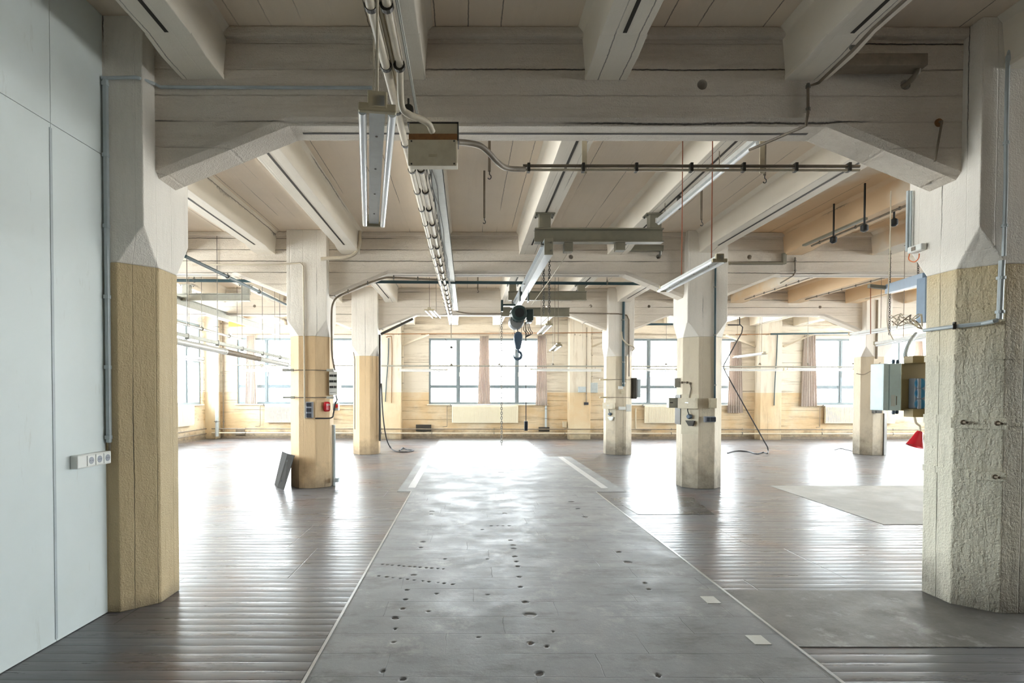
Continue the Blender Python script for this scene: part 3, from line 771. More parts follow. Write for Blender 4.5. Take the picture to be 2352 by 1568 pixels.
def cabinet(name, px0, px1, py0, py1, Y, depth, mat, label, cat, lid=.012, lidmat=None, extra=None, bevel=.006, group=None):
    a, b = P(px0, py1, Y), P(px1, py0, Y)
    t = thing(name, label, cat, ((a.x + b.x) / 2, Y, a.z), group)
    bm = NB(); box(bm, a.x, b.x, Y, Y + depth, a.z, b.z); part('housing', bm, M[mat], t, bevel=bevel)
    if lid:
        bm = NB(); m = min(.012, (b.x - a.x) * .06); box(bm, a.x + m, b.x - m, Y - lid, Y, a.z + m, b.z - m); part('lid', bm, M[lidmat or mat], t, bevel=.003)
    if extra: extra(t, a, b)
    return t
cabinet('fuse_box', 1329, 1346, 888, 901, PILY - .12, .12, 'conduit_grey', 'green grey fuse box on the pilaster right of the centre window', 'fuse box')
cabinet('meter_box', 1356, 1373, 879, 902, FARY - .16, .16, 'conduit_grey', 'tall grey meter box between pilaster and far beige column', 'meter box')
cabinet('wall_switch', 1342, 1352, 924, 930, PILY - .04, .04, 'dark_face', 'small blue grey double switch low on the pilaster', 'switch')
cabinet('wall_valve_box', 955, 990, 975, 990, FARY - .14, .14, 'dark_steel', 'dark open niche box low on the wall left of the centre radiator', 'box')
cabinet('wall_valve_box', 1238, 1262, 981, 991, FARY - .14, .14, 'dark_steel', 'dark low box on the wall below the right curtain', 'box')
cabinet('gas_tap_box', 1293, 1302, 968, 982, FARY - .12, .12, 'box_beige', 'small beige tap box low on the wall left of the pilaster', 'box')
cabinet('wall_hatch', 541, 562, 985, 998, FARY - .03, .03, 'conduit_dark', 'small hatch low on the wall in the far left corner', 'hatch')
# diagonal braces above the windows
for (p0, p1, lab) in (((916, 797), (985, 767), 'pale diagonal brace from wall to curtain rail left of the centre window'),
                      ((1735, 797), (1668, 770), 'pale diagonal brace left of the right pilaster'), ((1800, 797), (1870, 768), 'pale diagonal brace right of the right pilaster'),
                      ((1360, 797), (1392, 783), 'pale diagonal brace right of the middle pilaster')):
    a, b = P(*p0, FARY - .03), P(*p1, FARY - .35); bm = NB(); bar(bm, a, b, .05, .05)
    solo('wall_brace', bm, M['conduit_beige'], lab, 'brace', a, 'diagonal wall braces')

# ================================================================== LAMPS
def lamp(p0, p1, label, width=.15, tubes=2, rods=(), up=(0, 0, 1), group='fluorescent lamps', cords=None, end='lamp_cap'):
    p0, p1 = Vector(p0), Vector(p1); d, s, u = frame_of(p1 - p0, up)
    t = thing('fluorescent_lamp', label, 'lamp', p0, group)
    bm = NB(); bar(bm, p0, p1, .058, .045, up); part('housing', bm, M['lamp_body'], t, bevel=.004)
    offs = (-1, 1) if tubes == 2 else (0,)
    hw = width / 2 - .014
    for k in offs:
        bm = NB(); o = s * (hw * k) + u * (-.028 if tubes == 2 else -.045)
        tube(bm, [p0 + d * .03 + o, p1 - d * .03 + o], .015, 14); part('tube', bm, M['tube'], t, shade=True)
    for q, e in ((p0, d), (p1, -d)):
        bm = NB(); bar(bm, q + e * .0, q + e * .03, .07, .062, up, dz=.004); bar(bm, q + e * .002, q + e * .026, width if tubes == 2 else .04, .03, up, dz=-.022)
        part('end_cap', bm, M[end], t, bevel=.005)
    bm = NB(); n = 4
    for i in range(n):
        q = p0 + (p1 - p0) * ((i + .7) / (n + .4)) - u * .0235
        lathe(bm, [(.005, 0), (.005, .003)], q, -u, 8)
    part('screw', bm, M['steel'], t)
    for (f, z1) in rods:
        q = p0 + (p1 - p0) * f; bm = NB(); tube(bm, [q + u * .02, (q.x, q.y, z1)], .005, 6); part('hanging_rod', bm, M[cords or 'conduit_dark'], t)
    return t
lamp(P(868, 230, 2.06), P(859, 508, 3.58), 'large twin tube lamp hanging close to the camera, top centre left', .135, rods=((.02, ZC), (.93, ZC)), cords='conduit_beige')
lamp(P(1655, 592, 5.0), P(1521, 664, 6.6), 'twin tube lamp on two red brown cords before the beige column', .13, rods=((.12, ZC), (.6, ZC)), cords='rope')
lamp(P(986, 709, 12.6), P(1003, 727, 14.0), 'short looking twin tube lamp hanging left of the centre window', .22, rods=((.03, ZC), (.95, ZC)))
lamp(P(1262, 742, 9.9), P(1241, 763, 11.3), 'twin tube lamp hanging above, just right of the chain hoist', .13, rods=((.1, ZC), (.9, ZC)))
lamp(P(1284, 790, 10.6), P(1269, 802, 12.0), 'small twin tube lamp hanging right of and below the other by the curtain', .13, rods=((.1, ZC), (.6, ZC)))
lamp(P(1757, 811, 15.2), P(1687, 820, 16.6), 'single hanging lamp in front of the right pilaster', .16, rods=((.1, ZC), (.9, ZC)))
lamp(P(2108, 745, 9.6), P(1952, 768, 11.4), 'long thin lamp in front of the slim far right column', .12, rods=((.5, ZC),), tubes=1)
lamp(P(2150, 766, 9.0), P(2010, 790, 10.3), 'thin lamp above the pale blue cabinet, lower of the two', .12, rods=((.5, ZC),), tubes=1)
# the row hung on a long rail in front of the windows
RY = 17.4
t = thing('lamp_rail', 'long thin lamp rail hanging across all the windows', 'rail', P(790, 840, RY))
bm = NB(); a, b = P(530, 838, RY), P(2010, 844, RY); tube(bm, [a, b], .022, 8); part('rail_tube', bm, M['galv_dull'], t, shade=True)
for px in (852, 1037, 1147, 1270, 1437, 1530, 1745, 1855, 1960):
    q = P(px, 840, RY); bm = NB(); lathe(bm, [(.05, 0), (.04, .02), (.025, .05)], (q.x, RY, q.z + .02), (0, 0, 1), 10); tube(bm, [(q.x, RY, q.z + .05), (q.x, RY, ZC)], .006, 5); part('rail_hanger', bm, M['steel'], t)
for (x0, x1, lab) in ((888, 905, None), (915, 1028, 'horizontal lamp crossing the left part of the centre window'), (1218, 1384, 'horizontal lamp crossing the right curtain of the centre window'),
                      (1453, 1554, 'horizontal lamp crossing the window left of the beige column'), (1664, 1800, 'horizontal lamp right of the beige column, behind the bent black cable'),
                      (1806, 1960, 'horizontal lamp crossing the curtain of the far right window'), (560, 652, 'horizontal lamp crossing the far left window')):
    if lab: lamp(P(x0, 848, RY), P(x1, 849, RY), lab, .1, tubes=1, group='lamps on the window rail', rods=((.1, P(x0, 840, RY).z), (.9, P(x0, 840, RY).z)))
# lamps in the left bay
t = thing('lamp_rail', 'long grey lamp rail running towards the far left corner', 'rail', P(403, 740, 8.3))
bm = NB(); bar(bm, P(398, 763, 8.3), P(664, 824, 13.2), .05, .05); part('rail_tube', bm, M['galv_dull'], t)
for k in range(5):
    q = P(398, 763, 8.3).lerp(P(664, 824, 13.2), (k + .4) / 5); bm = NB(); box(bm, q.x - .03, q.x + .03, q.y - .012, q.y + .012, q.z - .05, q.z + .04); tube(bm, [q, (q.x, q.y, ZC)], .006, 5); part('rail_hanger', bm, M['steel'], t)
A0, A1 = P(398, 781, 8.3), P(660, 837, 13.2)
for k, lab in enumerate(('thick round covered lamp on the left rail, nearest', 'thick round covered lamp on the left rail, middle one', 'thick round covered lamp on the left rail, farthest')):
    a, b = A0.lerp(A1, k / 3 + .004), A0.lerp(A1, (k + 1) / 3 - .004)
    t = thing('tube_lamp', lab, 'lamp', a, 'round covered lamps on the left rail')
    bm = NB(); tube(bm, [a, b], .05, 14); part('tube_cover', bm, M['lamp_body'] if k != 1 else M['conduit_dark'], t, shade=True)
    for q, w in ((a, b), (b, a)):
        e = (w - q).normalized(); bm = NB(); lathe(bm, [(.056, 0), (.056, .05)], q - e * .012, e, 14); part('end_cap', bm, M['lamp_body'], t, shade=True)
lamp(P(398, 815, 9.2), P(466, 823, 10.9), 'lamp in front of the left wall window, low at the left', .1, tubes=1, rods=((.5, ZC),))
lamp(P(600, 838, 12.2), P(660, 848, 13.6), 'lamp just left of the red alarm column', .1, tubes=1, rods=((.5, ZC),))
pipe_run('water_pipe', [tuple(P(398, 736, 10.)), tuple(P(562, 781, 15.5))], .028, 'galv_dull', 'grey pipe above the left lamp rail', hang=[(tuple(P(398, 736, 10.).lerp(P(562, 781, 15.5), k)), tuple(P(398, 736, 10.).lerp(P(562, 781, 15.5), k).xy) + (ZC,)) for k in (.3, .85)], clamps=[(tuple(P(398, 736, 10.).lerp(P(562, 781, 15.5), k)), (-.1, 1, 0)) for k in (.3, .7)])
pipe_run('water_pipe', [tuple(P(425, 587, 8.1)), tuple(P(668, 704, 12.8))], .026, 'pipe_green', 'dark pipe slanting down from the left behind the red alarm column', clamps=[(tuple(P(425, 587, 8.1).lerp(P(668, 704, 12.8), k)), (0, 1, 0)) for k in (.3, .6)])
pipe_run('water_pipe', [(-6.0, 10.32, 3.60), (3.3, 10.36, 3.555)], .028, 'pipe_green', 'long dark pipe running across under the middle cross beam', clamps=[((x, 10.34, 3.577 - x * .0048), (1, 0, 0)) for x in (-4.9, -1.9, 1.02, 2.5)], hang=[((x, 10.34, 3.58), (x, 10.34, ZJ)) for x in (-4.9, -1.96, 1.02, 2.5)])
pipe_run('water_pipe', [tuple(P(1432, 745, 15.6)), tuple(P(1548, 745, 15.6))], .03, 'pipe_green', 'short dark pipe between the far beige column and the beige column')

# ================================================================== CRANE RAILS AND HOIST
def ibeam(bm, p0, p1, w, h, tf=.016, tw=.012):
    p0, p1 = Vector(p0), Vector(p1)
    bar(bm, p0, p1, w, tf, dz=h / 2 - tf / 2); bar(bm, p0, p1, w, tf, dz=-h / 2 + tf / 2); bar(bm, p0, p1, tw, h - 2 * tf)
def girder(px0, px1, py0, py1, Y, label, hang, mat='crane_grey', w=.13):
    a, b = P(px0, (py0 + py1) / 2, Y), P(px1, (py0 + py1) / 2, Y); h = P(px0, py0, Y).z - P(px0, py1, Y).z; b.z = a.z
    t = thing('crane_girder', label, 'girder', a, 'grey crane girders'); bm = NB(); ibeam(bm, a, b, w, h); part('girder_beam', bm, M[mat], t, bevel=.003)
    for px in hang:
        q = P(px, py0, Y); bm = NB(); top = ZJ - .002
        box(bm, q.x - .075, q.x + .075, Y - .07, Y + .07, a.z + h / 2, top - .014); box(bm, q.x - .13, q.x + .13, Y - .09, Y + .09, top - .014, top)
        part('hanger_block', bm, M[mat], t, bevel=.003)
        bm = NB()
        for sx in (-.11, .11):
            for sy in (-.06, .06): lathe(bm, [(.012, 0), (.012, .02)], (q.x + sx, Y + sy, top - .034), (0, 0, 1), 6)
        part('bolt', bm, M['steel'], t)
    return t, a, b, h
g1 = girder(1228, 1522, 526, 558, 7.6, 'olive grey girder hung under the joists, nearest to the camera', (1251, 1503))
g2 = girder(1168, 1347, 669, 690, 12.5, 'olive grey girder behind the hoist, farther and lower', (1178, 1335))
g3 = girder(1152, 1308, 707, 727, 12.9, 'lowest olive grey girder right behind the chain hoist', ())
g4 = girder(405, 574, 673, 690, 12.6, 'grey green girder hung in the left bay', (430, 565), 'galv_dull')
# lower brackets on the nearest girder
for (px0, px1, py0, py1, lab) in ((1295, 1315, 558, 580, 'small grey block under the nearest girder, left of its middle'), (1413, 1434, 558, 577, 'small grey block under the nearest girder, at its right end')):
    a, b = P(px0, py1, 7.62), P(px1, py0, 7.62); bm = NB(); box(bm, a.x, b.x, 7.56, 7.68, a.z, g1[1].z - g1[3] / 2); solo('girder_block', bm, M['crane_grey'], lab, 'block', (a.x, 7.6, a.z), bevel=.003)
a, b = P(1434, 571, 9.6), P(1523, 571, 9.6); t = thing('hook_bracket', 'short grey arm with a hook into the middle cross beam, right of the nearest girder', 'bracket', a, 'hook arms on the cross beams')
bm = NB(); bar(bm, a, b, .08, .09); part('arm', bm, M['crane_grey'], t, bevel=.003)
q = P(1513, 590, ROWY[1] - BH); bm = NB(); tube(bm, smooth([(q.x, 9.6, a.z + .01), (q.x, 9.6, a.z - .06), (q.x, 9.62, q.z + .01), (q.x, ROWY[1] - BH + .05, q.z)], 6), .022, 8); part('hook', bm, M['steel'], t, shade=True)
for (px, py, lab) in ((1262, 740, 'small grey block with cable trolley right of the hoist'),): pass
# the big hook arm by the near cross beam
Yh = ROWY[0] - BH - .1
a, b = P(1920, 148, Yh), P(2118, 148, Yh); t = thing('hook_bracket', 'dark flat arm and hook on the nearest cross beam, upper right', 'bracket', a, 'hook arms on the cross beams')
bm = NB(); bar(bm, a, b, .12, .085); part('arm', bm, M['conduit_dark'], t, bevel=.004)
q = P(2081, 196, ROWY[0] - BH); bm = NB(); tube(bm, smooth([(q.x + .0, Yh, a.z), (q.x + .012, Yh - .005, q.z + .09), (q.x + .004, Yh, q.z + .03), (q.x - .012, Yh + .05, q.z - .005), (q.x - .018, ROWY[0] - BH + .06, q.z - .012)], 7), .019, 10); part('hook', bm, M['conduit_dark'], t, shade=True)
# small hook low on the right part of the near beam
q0, q1 = P(2158, 283, ROWY[0] - BH - .01), P(2148, 372, ROWY[0] - BH - .03); t = thing('wall_hook', 'long eye bolt hanging on the nearest cross beam beside the cream column', 'hook', q0)
bm = NB(); tube(bm, smooth([q0 + Vector((0, .04, 0)), q0 + Vector((0, -.02, 0)), q0 + Vector((0, -.02, -.03)), q1], 6), .008, 8); part('rod', bm, M['conduit_dark'], t, shade=True)
bm = NB(); lathe(bm, [(.03, 0), (.03, .008)], q0 + Vector((0, -.002, 0)), (0, 1, 0), 14); part('washer', bm, M['rust'], t)

# runway beam along Y (galvanised) and the hoist
RX = 1.03; rz0, rz1 = P(1270, 586, 7.35).z, P(1250, 548, 7.35).z
t = thing('runway_beam', 'bright galvanised runway beam carrying the chain hoist', 'crane rail', (RX, 7.35, rz0))
bm = NB(); a, b = (RX, 7.35, (rz0 + rz1) / 2), (RX, 13.3, (rz0 + rz1) / 2)
ibeam(bm, a, b, .105, rz1 - rz0, .014, .01); part('rail_beam', bm, M['galv'], t, bevel=.002)
bm = NB(); box(bm, RX - .055, RX + .055, 7.325, 7.348, rz0, rz1); part('end_plate', bm, M['crane_grey'], t, bevel=.003)
bm = NB()
for sz in (.05, -.05):
    lathe(bm, [(.012, 0), (.012, .015)], (RX + .03, 7.325, (rz0 + rz1) / 2 + sz), (0, -1, 0), 6)
part('bolt', bm, M['steel'], t)
for Yc in (7.6, 12.5):
    bm = NB()
    for s in (-1, 1): box(bm, RX + s * .05 - .02, RX + s * .05 + .02, Yc - .05, Yc + .05, rz1 - .03, rz1 + .03)
    part('clamp', bm, M['steel'], t)
# hoist
HY = 10.5
def hp(px, py): return P(px, py, HY)
t = thing('chain_hoist', 'dark green electric chain hoist under the galvanised beam', 'hoist', hp(1195, 720))
c0 = hp(1191, 722); R = .5 * (hp(1210, 722).x - hp(1173, 722).x)
bm = NB(); lathe(bm, [(R * .6, -.02), (R * .92, 0), (R, .05), (R, .34), (R * .9, .42), (R * .5, .45)], c0 - Vector((0, .2, 0)), (0, 1, 0), 28); part('motor', bm, M['hoist'], t, shade=True)
bm = NB(); lathe(bm, [(R * .58, 0), (R * .58, .03), (R * .4, .05)], c0 - Vector((0, .235, 0)), (0, 1, 0), 24); part('fan_cover', bm, M['black'], t, shade=True)
bm = NB()
for k in range(14):
    an = 2 * PI * k / 14; d_ = Vector((math.cos(an), 0, math.sin(an))); bar(bm, c0 + d_ * R * .97 + Vector((0, -.12, 0)), c0 + d_ * R * .97 + Vector((0, .2, 0)), .012, .03, up=tuple(d_))
part('cooling_fin', bm, M['hoist'], t)
a, b = hp(1209, 738), hp(1224, 712); bm = NB(); box(bm, a.x, b.x, HY - .13, HY + .15, a.z, b.z); part('control_box', bm, M['hoist'], t, bevel=.015)
bm = NB(); box(bm, a.x, b.x - .02, HY - .11, HY + .12, a.z - .03, a.z); part('limit_switch', bm, M['galv'], t, bevel=.006)
a = hp(1190, 735); bm = NB(); lathe(bm, [(.0, -.01), (R * .8, 0), (R * .95, .05), (R * .95, .22), (R * .7, .26)], a + Vector((-.03, -.05, -.03)), (0, 1, 0), 24); part('chain_bucket', bm, M['galv'], t, shade=True)
bm = NB(); zt = rz0 + .02
for sx in (-1, 1):
    box(bm, RX + sx * .075 - .01, RX + sx * .075 + .01, HY - .09, HY + .09, zt - .12, zt + .14)
    for sy in (-.06, .06): lathe(bm, [(.035, 0), (.035, .025)], (RX + sx * .066, HY + sy, rz0 + .045), (-sx, 0, 0), 14)
part('trolley', bm, M['hoist'], t, bevel=.004)
a, b = hp(1152, 697), hp(1184, 703); bm = NB(); box(bm, a.x, b.x, HY - .04, HY + .04, b.z - .0, a.z - .01); box(bm, a.x - .01, a.x + .03, HY - .05, HY + .05, b.z - .1, a.z + .06); part('side_arm', bm, M['hoist'], t, bevel=.004)
# hook block
def chain(bm, p0, p1, link=.028, wr=.0035):
    p0, p1 = Vector(p0), Vector(p1); L = (p1 - p0).length; n = max(2, int(L / (link * .72))); d, s, u = frame_of(p1 - p0, (0, 1, 0))
    for i in range(n):
        c = p0 + (p1 - p0) * ((i + .5) / n); w = s if i % 2 else u; pts = []
        for k in range(9):
            an = 2 * PI * k / 8; pts.append(c + w * (link * .28 * math.cos(an)) + d * (link * .5 * math.sin(an)))
        rr = [ring(bm, p, *( (w, (pts[min(j + 1, 8)] - pts[max(j - 1, 0)]).cross(w).normalized()) if False else (w, d.cross(w)) ), wr, 4) for j, p in enumerate(pts)]
        skin(bm, rr, cap=False)
hb = thing('hook_block', 'grey blue hook block hanging from the chain hoist before the window', 'hook block', hp(1190, 795))
k = hp(1190, 795); s1_ = .5 * (hp(1200, 0).x - hp(1180, 0).x)
bm = NB(); prof = [(-.9, .16), (-1.0, .1), (-.95, .0), (-.6, -.17), (-.45, -.2), (.45, -.2), (.6, -.17), (.95, .0), (1.0, .1), (.9, .16), (.45, .21), (-.45, .21)]
zc_ = hp(1190, 783).z
prism(bm, [(k.x + a_ * s1_ * 1.0, zc_ + b_ * .78) for a_, b_ in prof], HY - .06, HY + .06, 'xz'); part('block_body', bm, M['hook_blue'], hb, bevel=.02)
hk = hp(1189, 806); bm = NB(); r_ = .07; cc = hp(1189, 816)
pts = [hp(1190, 798), hp(1190, 804)] + [cc + Vector((r_ * math.sin(an), 0, r_ * math.cos(an))) for an in [x * PI / 10 for x in range(1, 17)]]
tube(bm, pts, [.02, .02] + [.024] * 6 + [.027] * 5 + [.022, .018, .014, .010, .006], 10); part('hook', bm, M['hook_blue'], hb, shade=True)
bm = NB(); tube(bm, [hp(1184, 812), hp(1186, 806), hp(1190, 803)], .005, 6); part('safety_latch', bm, M['steel'], hb)
for (a_, b_, lab) in (((1180, 745), (1182, 770), 'hoist chain fall left above the hook block'), ((1199, 742), (1198, 772), 'hoist chain fall right above the hook block')):
    bm = NB(); tube(bm, [hp(*a_), hp(*b_)], .004, 6); part('wire_rope', bm, M['cable'], t)
bm = NB()
for dx in (0, 5, 10, 14): tube(bm, smooth([hp(1206 + dx * .6, 740), hp(1203 + dx * 1.1, 757), hp(1209 + dx, 766), hp(1207, 775)], 6), .007, 6)
tube(bm, smooth([hp(1192, 745), hp(1189, 757), hp(1191, 765)], 5), .009, 6)
part('cable_loop', bm, M['cable'], t)
# hand chain and pendant control
q0, q1 = hp(1152, 712), hp(1152, 1022)
t = thing('hand_chain', 'thin steel hand chain hanging from the hoist arm almost to the floor', 'chain', q0); bm = NB(); chain(bm, q0, q1, .06, .006); part('chain_links', bm, M['steel'], t)
t = thing('pendant_control', 'dark pendant control hanging on a long cable below the hoist', 'hoist control', hp(1208, 740))
q0, q1 = hp(1208, 740), hp(1208, 967); bm = NB(); tube(bm, [q0, q1], .008, 8); part('cable', bm, M['cable'], t)
a, b = hp(1204, 989), hp(1212, 967); bm = NB(); box(bm, a.x, b.x, HY - .03, HY + .03, a.z, b.z); part('handset', bm, M['dark_face'], t, bevel=.01)
bm = NB()
for i in range(3): lathe(bm, [(.01, 0), (.01, .008)], (q1.x, HY - .03, a.z + .04 + i * .045), (0, -1, 0), 10)
part('button', bm, M['black'], t)
# cables carrying the hoist feed
pipe_run('feed_cable', smooth([tuple(P(1305, 581, 7.6)), tuple(P(1265, 640, 8.6)), tuple(hp(1219, 703))], 6), .005, 'conduit_beige', 'thin pale wire slanting from the nearest girder to the hoist', 'cable')
for (px, lab) in ((1249, 'thin dark hanging chain right of the hoist, left one'), (1262, 'thin dark hanging chain right of the hoist, right one')):
    a, b = P(px, 630, 9.3), P(px, 722, 9.3); a.z = ZC if px > 1255 else ZC
    tt = thing('hanging_chain', lab, 'chain', a, 'thin chains behind the hoist'); bm = NB(); chain(bm, a, b, .05, .006); part('chain_links', bm, M['dark_steel'], tt)
# crane rail of the left bay
t = thing('runway_beam', 'long grey crane rail in the left bay running to the far windows', 'crane rail', P(403, 690, 12.5))
q = P(642, 764, 19.1); x = q.x; h = .19
zt = P(642, 757, 19.1).z; bm = NB(); ibeam(bm, (x, 9.0, zt - h / 2), (x, 19.1, zt - h / 2), .11, h, .014, .01); part('rail_beam', bm, M['galv_dull'], t, bevel=.002)
bm = NB(); box(bm, x - .06, x + .06, 12.52, 12.68, zt, P(500, 690, 12.6).z); part('hanger_block', bm, M['crane_grey'], t)
bm = NB(); a, b = P(526, 749, 18.9), P(566, 738, 18.9); box(bm, a.x, b.x, 18.86, 18.94, a.z, b.z); solo('orange_crossbar', bm, M['orange'], 'small orange bar high up in the far left corner', 'bar', (a.x, 18.9, a.z), bevel=.004)

# ================================================================== CONDUIT BUNDLE AND JUNCTION BOX
BZ = 3.52
t = thing('conduit_bundle', 'bundle of beige conduits running away under the beams, left of centre', 'conduit', (-.45, 1.5, BZ))
def cdt(name, pts, r, mat, sm=0, seg=12):
    bm = NB(); tube(bm, smooth(pts, sm) if sm else pts, r, seg); part(name, bm, M[mat], t, shade=True)
cdt('conduit', [(-.475, 1.4, BZ - .03), (-.475, 9.0, BZ - .03), (-.47, 14.3, BZ - .03)], .026, 'conduit_beige')
cdt('conduit', [(-.395, 1.4, BZ - .02), (-.395, 3.3, BZ - .02)], .025, 'conduit_beige')
cdt('conduit', [(-.40, 4.75, BZ - .02), (-.40, 9.0, BZ - .02), (-.40, 14.3, BZ - .02)], .024, 'conduit_beige')
cdt('conduit', [(-.437, 1.4, BZ - .005), (-.437, 3.6, BZ - .005)], .014, 'lamp_cap')
for dx, dz in ((-.35, .005), (-.338, -.015)): cdt('thin_wire', [(dx, 1.4, BZ + dz), (dx, 4.1, BZ + dz - .03)], .005, 'galv_dull', seg=6)
Y = 1.8
while Y < 14.2:
    for xx in (-.475, -.398):
        bm = NB(); lathe(bm, [(.034, 0), (.034, .028)], (xx, Y, BZ - .025), (0, 1, 0), 12); box(bm, xx - .006, xx + .006, Y, Y + .02, BZ, BZ + .045)
        part('pipe_clamp', bm, M['dark_steel'], t)
    Y += .52
bm = NB()
for Yr in (2.9, 6.0, 8.2, 11.6): tube(bm, [(-.43, Yr, BZ + .03), (-.43, Yr, ZJ)], .006, 6)
part('hanging_rod', bm, M['steel'], t)
t = thing('cable_tray', 'pale cable tray with loose wires beside the beige conduits', 'cable tray', (-.3, 4.9, BZ))
bm = NB(); box(bm, -.34, -.22, 4.9, 13.9, BZ + .05, BZ + .056); box(bm, -.34, -.334, 4.9, 13.9, BZ + .05, BZ + .09); box(bm, -.226, -.22, 4.9, 13.9, BZ + .05, BZ + .09)
part('tray', bm, M['galv_dull'], t)
bm = NB(); random.seed(3)
for k in range(3):
    pts = [(-.345 + .02 * k + random.uniform(-.02, .02), y_ / 2, BZ + .04 - .03 * random.random()) for y_ in range(10, 28)]
    tube(bm, smooth(pts, 3), .005, 5)
part('loose_wire', bm, M['dark_steel'], t)
bm = NB()
Y = 5.0
while Y < 13.5:
    box(bm, -.352, -.345, Y, Y + .02, BZ + .03, BZ + .08); Y += .3
part('tray_hook', bm, M['dark_steel'], t)
# junction box
YB = 3.98
a, b = P(938, 380, YB), P(1050, 320, YB)
t = thing('junction_box', 'large beige junction box with a rusty gap under the nearest cross beam', 'junction box', (a.x, YB, a.z))
bm = NB(); box(bm, a.x, b.x, YB, YB + .012, a.z, b.z); part('lid', bm, M['box_beige'], t, bevel=.005)
zt = P(950, 286, YB + .05).z
bm = NB(); box(bm, a.x + .005, b.x + .005, YB + .03, YB + .15, a.z + .03, zt); part('housing', bm, M['box_beige'], t, bevel=.004)
bm = NB(); box(bm, a.x + .004, b.x + .002, YB + .014, YB + .029, b.z - .02, b.z + .045); part('rusty_rim', bm, M['rust'], t)
bm = NB(); box(bm, a.x - .008, b.x + .012, YB + .02, YB + .16, zt, zt + .006); box(bm, b.x + .006, b.x + .012, YB + .02, YB + .16, b.z, zt); part('edge_lip', bm, M['dark_steel'], t)
bm = NB(); q = P(995, 357, YB); box(bm, q.x - .028, q.x + .028, YB - .004, YB, q.z - .009, q.z + .009); part('name_plate', bm, M['lamp_cap'], t, bevel=.001)
bm = NB()
for (px, py) in ((946, 376), (1044, 376), (946, 324), (1044, 324)):
    q = P(px, py, YB); lathe(bm, [(.006, 0), (.006, .004)], q, (0, -1, 0), 8)
part('screw', bm, M['dark_steel'], t)
pipe_run('bent_conduit', [(-.395, 3.2, BZ - .02), (-.395, 3.35, BZ - .02)] + [tuple(P(*p, 3.62 + i * .06)) for i, p in enumerate(((923, 240), (940, 262), (965, 272), (985, 284), (994, 302)))], .021, 'conduit_beige', 'short bent beige conduit curving down into the junction box', 'conduit', sm=6, seg=12)
gp = [tuple(P(1051, 326, 4.09)), tuple(P(1075, 328, 4.16)), tuple(P(1102, 334, 4.22)), tuple(P(1122, 349, 4.3)), tuple(P(1143, 372, 4.42)), tuple(P(1165, 386, 4.55)), tuple(P(1205, 389, 4.66))]
pipe_run('bent_conduit', gp, .021, 'conduit_dark', 'grey brown conduit curving from the junction box to the double rail', 'conduit', sm=6, seg=12)
a, b = P(1202, 381, 4.7), P(1975, 381, 4.7); b.z = a.z
t = thing('conduit_rail', 'double horizontal conduit with clamps below the nearest cross beam', 'conduit', a)
bm = NB(); tube(bm, [a, b], .013, 10); part('upper_conduit', bm, M['conduit_dark'], t, shade=True)
bm = NB(); o_ = Vector((0, 0, -.032)); tube(bm, [a + o_, b + o_], .011, 10); part('lower_conduit', bm, M['conduit_beige'], t, shade=True)
for px in (1215, 1340, 1462, 1588, 1708, 1828, 1950):
    q = P(px, 381, 4.7); bm = NB(); box(bm, q.x - .012, q.x + .012, 4.675, 4.725, q.z - .052, q.z + .018); part('pipe_clamp', bm, M['dark_steel'], t, bevel=.003)
for px in (1345, 1756):
    q = P(px, 381, 4.7); bm = NB(); box(bm, q.x - .02, q.x + .02, 4.73, 4.737, q.z - .05, ZC); part('hanging_strap', bm, M['box_beige'], t)
# small hooks from the slab
for (px, p0, p1, Yk, lab) in ((1125, 350, 412, 5.3, 'small hook strap hanging right of the junction box'), (1113, 458, 514, 7.0, 'small hook strap hanging farther back, right of the conduit bundle'),
                              (1757, 392, 422, 5.2, 'small hook strap hanging below the double conduit at right'), (1612, 455, 520, 6.6, 'small hook strap hanging beside the red brown cords'),
                              (1098, 640, 672, 11.5, 'small hook strap far back in front of the centre joists')):
    a, b = P(px, p0, Yk), P(px, p1, Yk); t = thing('ceiling_hook', lab, 'hook', a, 'small ceiling hook straps')
    bm = NB(); box(bm, a.x - .012, a.x + .012, Yk - .003, Yk + .003, b.z + .07, ZC); part('strap', bm, M['conduit_dark'], t)
    bm = NB(); tube(bm, [(b.x, Yk, b.z + .08), (b.x, Yk, b.z + .045)] + [(b.x + .016 * math.sin(k_), Yk, b.z + .022 + .02 * math.cos(k_)) for k_ in (0.3, 1.1, 1.9, 2.7, 3.5, 4.3)], .005, 6); part('hook', bm, M['dark_steel'], t, shade=True)

# conduit on the right joist coming down over the beam
cp = [tuple(P(*p, y)) for p, y in (((2038, 0), 2.75), ((1960, 75), 3.15), ((1885, 148), 3.72))]
yb = ROWY[0] - BH - .02
pts = [(2.58, 1.6, ZJ - .02), (2.58, 3.7, ZJ - .02), (2.58, 3.9, ZJ - .045), (2.58, yb - .01, ZJ - .06)] + [tuple(P(1857, 200, yb)), tuple(P(1857, 262, yb)), tuple(P(1852, 290, yb)), (P(1850, 296, yb).x - .01, yb + .05, ZSOF - .02), (2.28, ROWY[0] + BH + .05, ZSOF - .03)]
pipe_run('joist_conduit', pts, .011, 'conduit_dark', 'thin conduit along the right joist stepping down over the nearest cross beam', 'conduit',
         clamps=[((2.58, 2.3, ZJ - .02), (0, 1, 0)), ((2.58, 3.1, ZJ - .02), (0, 1, 0)), ((2.58, 3.9, ZJ - .02), (0, 1, 0)), (tuple(P(1857, 200, yb)), (0, 0, 1)), (tuple(P(1857, 252, yb)), (0, 0, 1))])
